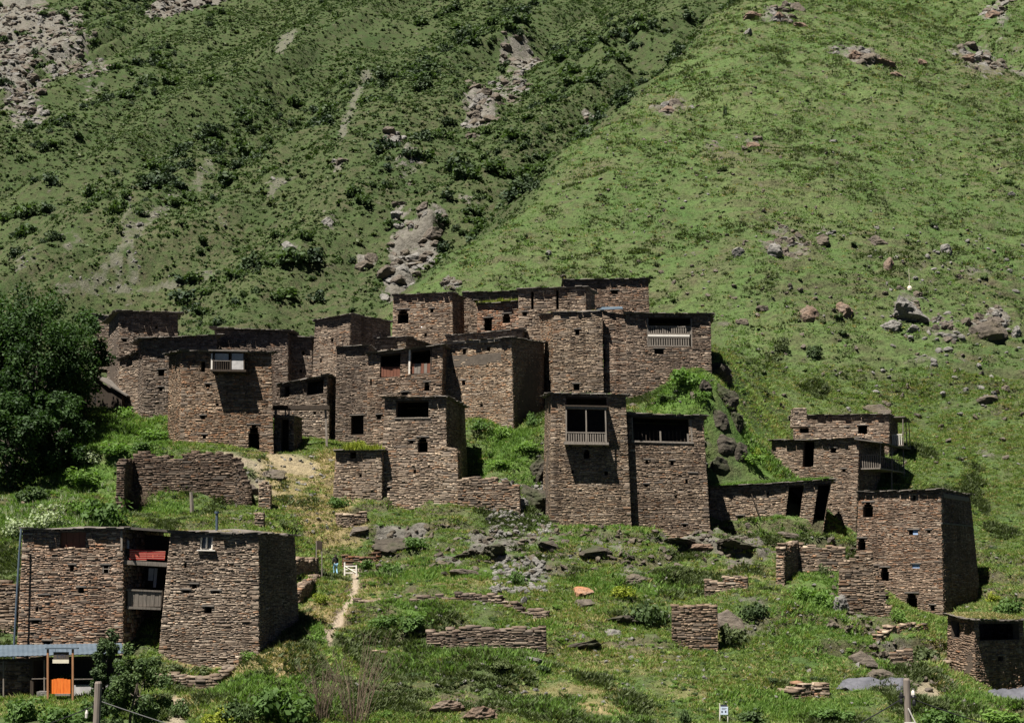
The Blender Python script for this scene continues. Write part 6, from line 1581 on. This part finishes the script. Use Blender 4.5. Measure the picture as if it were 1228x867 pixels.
for a in ((128,632,64,56,'shrub','big rounded green shrub behind the roof of the double house'),(60,632,60,36,'white','white flowering weed clump behind the double house'),(18,642,44,36,'white','white flowering weeds at the edge of the leafy trees'),
    (95,612,30,18,'lush','small green weed clump above the slab-topped low wall'),(140,545,50,26,'lush','lush green clump under the plain slate house'),(185,530,44,26,'lush','lush green clump at the corner of the rust-stained house'),(110,555,40,24,'white','pale flowering weeds in the lush bank'),(170,540,36,18,'shrub','low green shrub in the lush bank'),(150,500,30,18,'lush','green weeds beside the firewood'),
    (60,560,44,30,'bush','shaded bush under the leafy trees'),(95,580,50,26,'lush','green weeds on the bank below the trees'),(40,600,50,26,'bush','dark weeds in the tree shade'),
    (575,515,36,22,'shrub','green shrub at the foot of the broad tan house'),(605,524,30,18,'lush','green weeds between the tan house and the balcony tower'),(637,512,24,30,'shrub','upright shrub in the shaded gap by the balcony tower'),(630,540,36,16,'lush','weed carpet in the gap by the balcony tower'),(600,560,40,14,'lush','weed strip above the yard wall'),
    (822,462,46,32,'lush','bright green weeds under the baluster house'),(800,480,34,14,'bush','mossy weeds on the roof edge of the loggia tower'),(842,480,26,18,'lush','bright weeds on the crag top'),(900,556,40,18,'lush','bright weeds behind the grass roof'),(905,545,18,12,'yellow','yellow herbs behind the grass roof'),(720,460,12,34,'bush','creeper in the groove of the plain slate tower'),
    (428,536,26,12,'yellow','yellow flowering herb clump beside the square dark doorway'),(407,608,30,22,'shrub','round green shrub at the foot of the herb-roofed house'),(493,755,50,30,'shrub','tall green weeds above the terrace wall end'),(460,750,40,22,'shrub','weed clump beside the long low stone line'),
    (600,800,46,14,'heath','grey-green weeds at the foot of the terrace wall'),(648,803,30,12,'bush','dark weeds by the pale flat slab'),(500,655,40,18,'shrub','green weeds on the rock ledge below the tower'),(620,700,24,26,'shrub','green bush growing through the small scree'),(780,750,50,44,'bush','dark green thicket beside the square wall stub'),(750,715,40,18,'yellow','yellow-green weeds in the middle of the slope'),
    (880,770,44,36,'heath','grey-green shrub under the shrubby rock bank'),(905,740,36,26,'bush','dark shrub beside the overgrown wall stub'),(960,720,40,30,'lush','fresh green weeds below the broken wall corner'),(990,730,34,34,'lush','fresh green weeds beside the ruined gable'),(990,690,20,24,'heath','grey weeds inside the broken wall corner'),(1078,745,26,20,'lush','green weeds at the foot of the big square tower'),(1110,790,50,26,'heath','pale weeds behind the crumbling pier'),
    (1210,735,40,30,'shrub','green shrub behind the grassy corner hut roof'),(1190,722,26,16,'yellow','yellow herbs beside the corner hut roof'),(1000,860,60,20,'shrub','green shrub in the low grass near the info sign'),(900,865,44,26,'bush','dark glossy shrub behind the info sign'),(820,866,20,28,'bush','narrow dark shrub near the info sign'),
    (340,862,90,60,'shrub','wide green shrub below the terrace wall'),(285,866,50,40,'bush','dark shrub beside the wide green shrub'),(215,858,30,30,'bush','low dark bush beside the broad feathery tree'),(262,868,40,24,'yellow','yellow-green weeds by the roadside'),(300,790,26,16,'lush','green weed clump on the dry bank'),(375,770,30,14,'lush','green patch beside the dry path'),
    (240,807,30,16,'heath','dry weeds on the low terrace wall'),(205,806,34,16,'heath','brownish weeds on the terrace under the double house'),(385,722,24,20,'yellow','olive shrub beside the two-legged sign'),(440,680,30,16,'shrub','green weeds beside the reddish dry stone wall'),(470,690,34,26,'shrub','green bush at the end of the reddish wall'),
    (25,864,56,44,'shrub','bright green roadside shrub before the kiosk wall'),(75,868,60,34,'shrub','bright green roadside shrub before the orange half-door'),(110,864,34,40,'shrub','green shrub at the foot of the plain pole'),(1130,868,60,30,'shrub','green roadside shrub beside the insulator pole'),(1200,866,60,24,'lush','green weeds below the corner hut tarpaulin'),
    (1150,700,14,10,'bush','tiny bush on the slope behind the big square tower'),(870,138,9,22,'bush','small upright bush alone high on the spur'),(978,428,24,26,'bush','dark bush on the slope above the long low upper house'),(935,420,26,24,'heath','low bush beside the dark bush on the slope'),(990,470,16,18,'heath','low shrub above the stubby chimney'),(865,205,20,8,'heath','low heather patch on the mid spur'),
    (1205,222,24,10,'bush','low bush on the spur beside the pale stone'),(1120,272,14,8,'bush','small dark bush near the pale split boulder')):
    shrub(*a)
# scattered darker heather on the spur
x, y = fan(2600, 165, 440, 1.3); m = comp(x, y); x, y = x[m], y[m]; m = (fbm(x / 25, y / 25, 3) + .2 * rng.normal(size=len(x))) > .12; x, y = x[m], y[m]
scatter('ground_cover', np.stack([x, y, grid_z(x, y) - .08], 1), rng.uniform(.2, .6, len(x)) * np.sqrt(y / 160), SH['heath'][0], 15)
# white umbels and herbs among the weeds
for (nm, mt, n, x0, x1, y0, y1, s0, s1, sd) in (('flowering_weeds', 'white_flower', 130, 0, 110, 590, 640, .5, 1.0, 1), ('flowering_weeds', 'white_flower', 60, 90, 200, 500, 590, .4, .9, 2), ('yellow_weeds', 'yellow_herb', 120, 680, 1000, 640, 780, .4, .9, 3), ('yellow_weeds', 'yellow_herb', 60, 880, 960, 540, 575, .5, 1.0, 4)):
    r = np.random.default_rng(sd); Q = np.array([hit(r.uniform(x0, x1), r.uniform(y0, y1)) for i in range(n)])
    m = ~inside_any(Q[:, 0], Q[:, 1], .1)
    scatter(nm, Q[m], r.uniform(s0, s1, m.sum()), tuft(M[mt], 18, .55, .3, .05, 70 + sd), sd)
# grass on the flat roofs
for key, h in HOUSES.items():
    if not h.get('grass'): continue
    t = np.array(h['top']); r = np.random.default_rng(len(key) * 7 + ord(key[0])); n = {'s': 900, 'x': 420, 'm2': 260, 'j3': 70}.get(key, 250)
    u, v = r.random(n), r.random(n) ** 1.3
    if len(h['E']) == 3: q = (t[0] * (1 - u[:, None]) + t[1] * u[:, None]) * (1 - v[:, None]) + (t[3] * (1 - u[:, None]) + t[2] * u[:, None]) * v[:, None]
    else: q = (t[0] * (1 - u[:, None]) + t[1] * u[:, None]) * (1 - v[:, None]) + (t[3] * (1 - u[:, None]) + t[2] * u[:, None]) * v[:, None]
    q = q + np.array([0, 0, .14]) + np.array([0, 0, .18]) * (np.sin(math.pi * u) * np.sin(math.pi * v))[:, None]
    par = BUILT[key][0]
    me = {'s': KV['lush'][0], 'x': KV['dry'][0], 'm2': tuft(M['yellow_herb'], 14, .4, .25, .05, 81), 'j3': tuft(M['yellow_herb'], 16, .6, .25, .06, 82)}[key]
    scatter('roof_grass', q, r.uniform(.6, 1.3, n), me, 5, par)
    scatter('roof_grass', q[::2] + [0.1, 0.1, 0], r.uniform(.6, 1.1, len(q[::2])), KV['green'][1], 6, par)
# thin grass on the other roofs
for key in ('q', 'n2', 't', 'h', 'l', 'p', 'r', 'front_r', 'k'):
    h = HOUSES[key]; t = np.array(h['top']); r = np.random.default_rng(ord(key[0])); n = 60
    u, v = r.random(n)[:, None], r.random(n)[:, None]
    q = (t[0] * (1 - u) + t[1] * u) * (1 - v) + (t[3] * (1 - u) + t[2] * u) * v + [0, 0, .2]
    par = BUILT[key][0]
    scatter('roof_grass', q, r.uniform(.4, .8, n), KV['dry'][0] if key != 'q' else KV['green'][0], 9, par)

# bare reddish brush in the foreground
def bare_shrub(px, py, w, h, label, seed):
    r = np.random.default_rng(seed); c = hit(px, py); s = c[1] / FPX
    t = thing('bare_shrub', label, 'shrub', tuple(c))
    for k in range(46):
        a = r.uniform(0, 6.283); q = r.uniform(0, .5)
        b = c + [math.cos(a) * w * s * .3 * q, math.sin(a) * w * s * .25 * q, -.1]
        L = h * s * r.uniform(.55, 1.05); dx = math.cos(a) * w * s * .5 * r.uniform(.2, 1.0); dy = math.sin(a) * w * s * .35 * r.random()
        p1 = b + [dx * .35, dy * .35, L * .5]; p2 = b + [dx, dy, L]
        mb = MB(); mb.tube([b, p1, p2], [.022, .015, .006], 4)
        for j in range(5):
            f = r.uniform(.35, .95); st = b + (p2 - b) * f; mb.tube([st, st + [r.normal(0, .22), r.normal(0, .2), r.uniform(.2, .6)]], [.01, .004], 3)
        own(mb.build('twig', M['twig']), t)
bare_shrub(425, 866, 110, 110, 'large bare reddish twiggy shrub in front of the path', 1)
bare_shrub(385, 862, 60, 66, 'smaller bare twiggy shrub beside the wide green shrub', 2)
bare_shrub(165, 612, 34, 26, 'dry bare brush heap inside the roofless ruin', 3)
# dark specks of low scrub on the spur and between the ruins
x, y = fan(26000, 165, 560, 1.2); m = comp(x, y) & (fbm(x / 14 + 3, y / 14, 3) + .35 * rng.normal(size=len(x)) > .05); x, y = x[m], y[m]
scatter('low_scrub', np.stack([x, y, grid_z(x, y) - .05], 1), np.exp(rng.normal(-1.35, .4, len(x))) * np.sqrt(y / 180), hd, 201, sz=.7)
x, y = fan(7000, 84, 165, 2); m = ~inside_any(x, y, .4) & (fbm(x / 5 + 7, y / 5, 3) + .35 * rng.normal(size=len(x)) > .12) & (grid_at(dirt_m, x, y) < .1); x, y = x[m], y[m]
scatter('low_scrub', np.stack([x, y, grid_z(x, y) - .03], 1), np.exp(rng.normal(-1.55, .45, len(x))), SH['bush'][0], 202, sz=.8)
x, y = fan(9000, 84, 165, 2); m = ~inside_any(x, y, .3) & (fbm(x / 4 + 17, y / 4, 3) + .3 * rng.normal(size=len(x)) > .25) & (grid_at(dirt_m, x, y) < .1); x, y = x[m], y[m]
scatter('yellow_weeds', np.stack([x, y, grid_z(x, y) - .02], 1), np.exp(rng.normal(-1.5, .4, len(x))), SH['lush'][1], 203, sz=.7)
x, y = fan(60000, 240, 700, 1.2, .40); m = grid_at(scree_m, x, y) > .15 + .3 * rng.random(len(x)); x, y = x[m], y[m]
scatter('scree_stones', np.stack([x, y, grid_z(x, y)], 1), np.exp(rng.normal(-1.3, .4, len(x))), rock_mesh('pebble', M['rock_pale'], 611, 9, 1), 204, tilt=.5, sz=.6)
m = rng.random(len(x)) < .06
scatter('low_scrub', np.stack([x[m], y[m], grid_z(x[m], y[m]) - .05], 1), np.exp(rng.normal(-.35, .4, m.sum())), BU[1], 205)
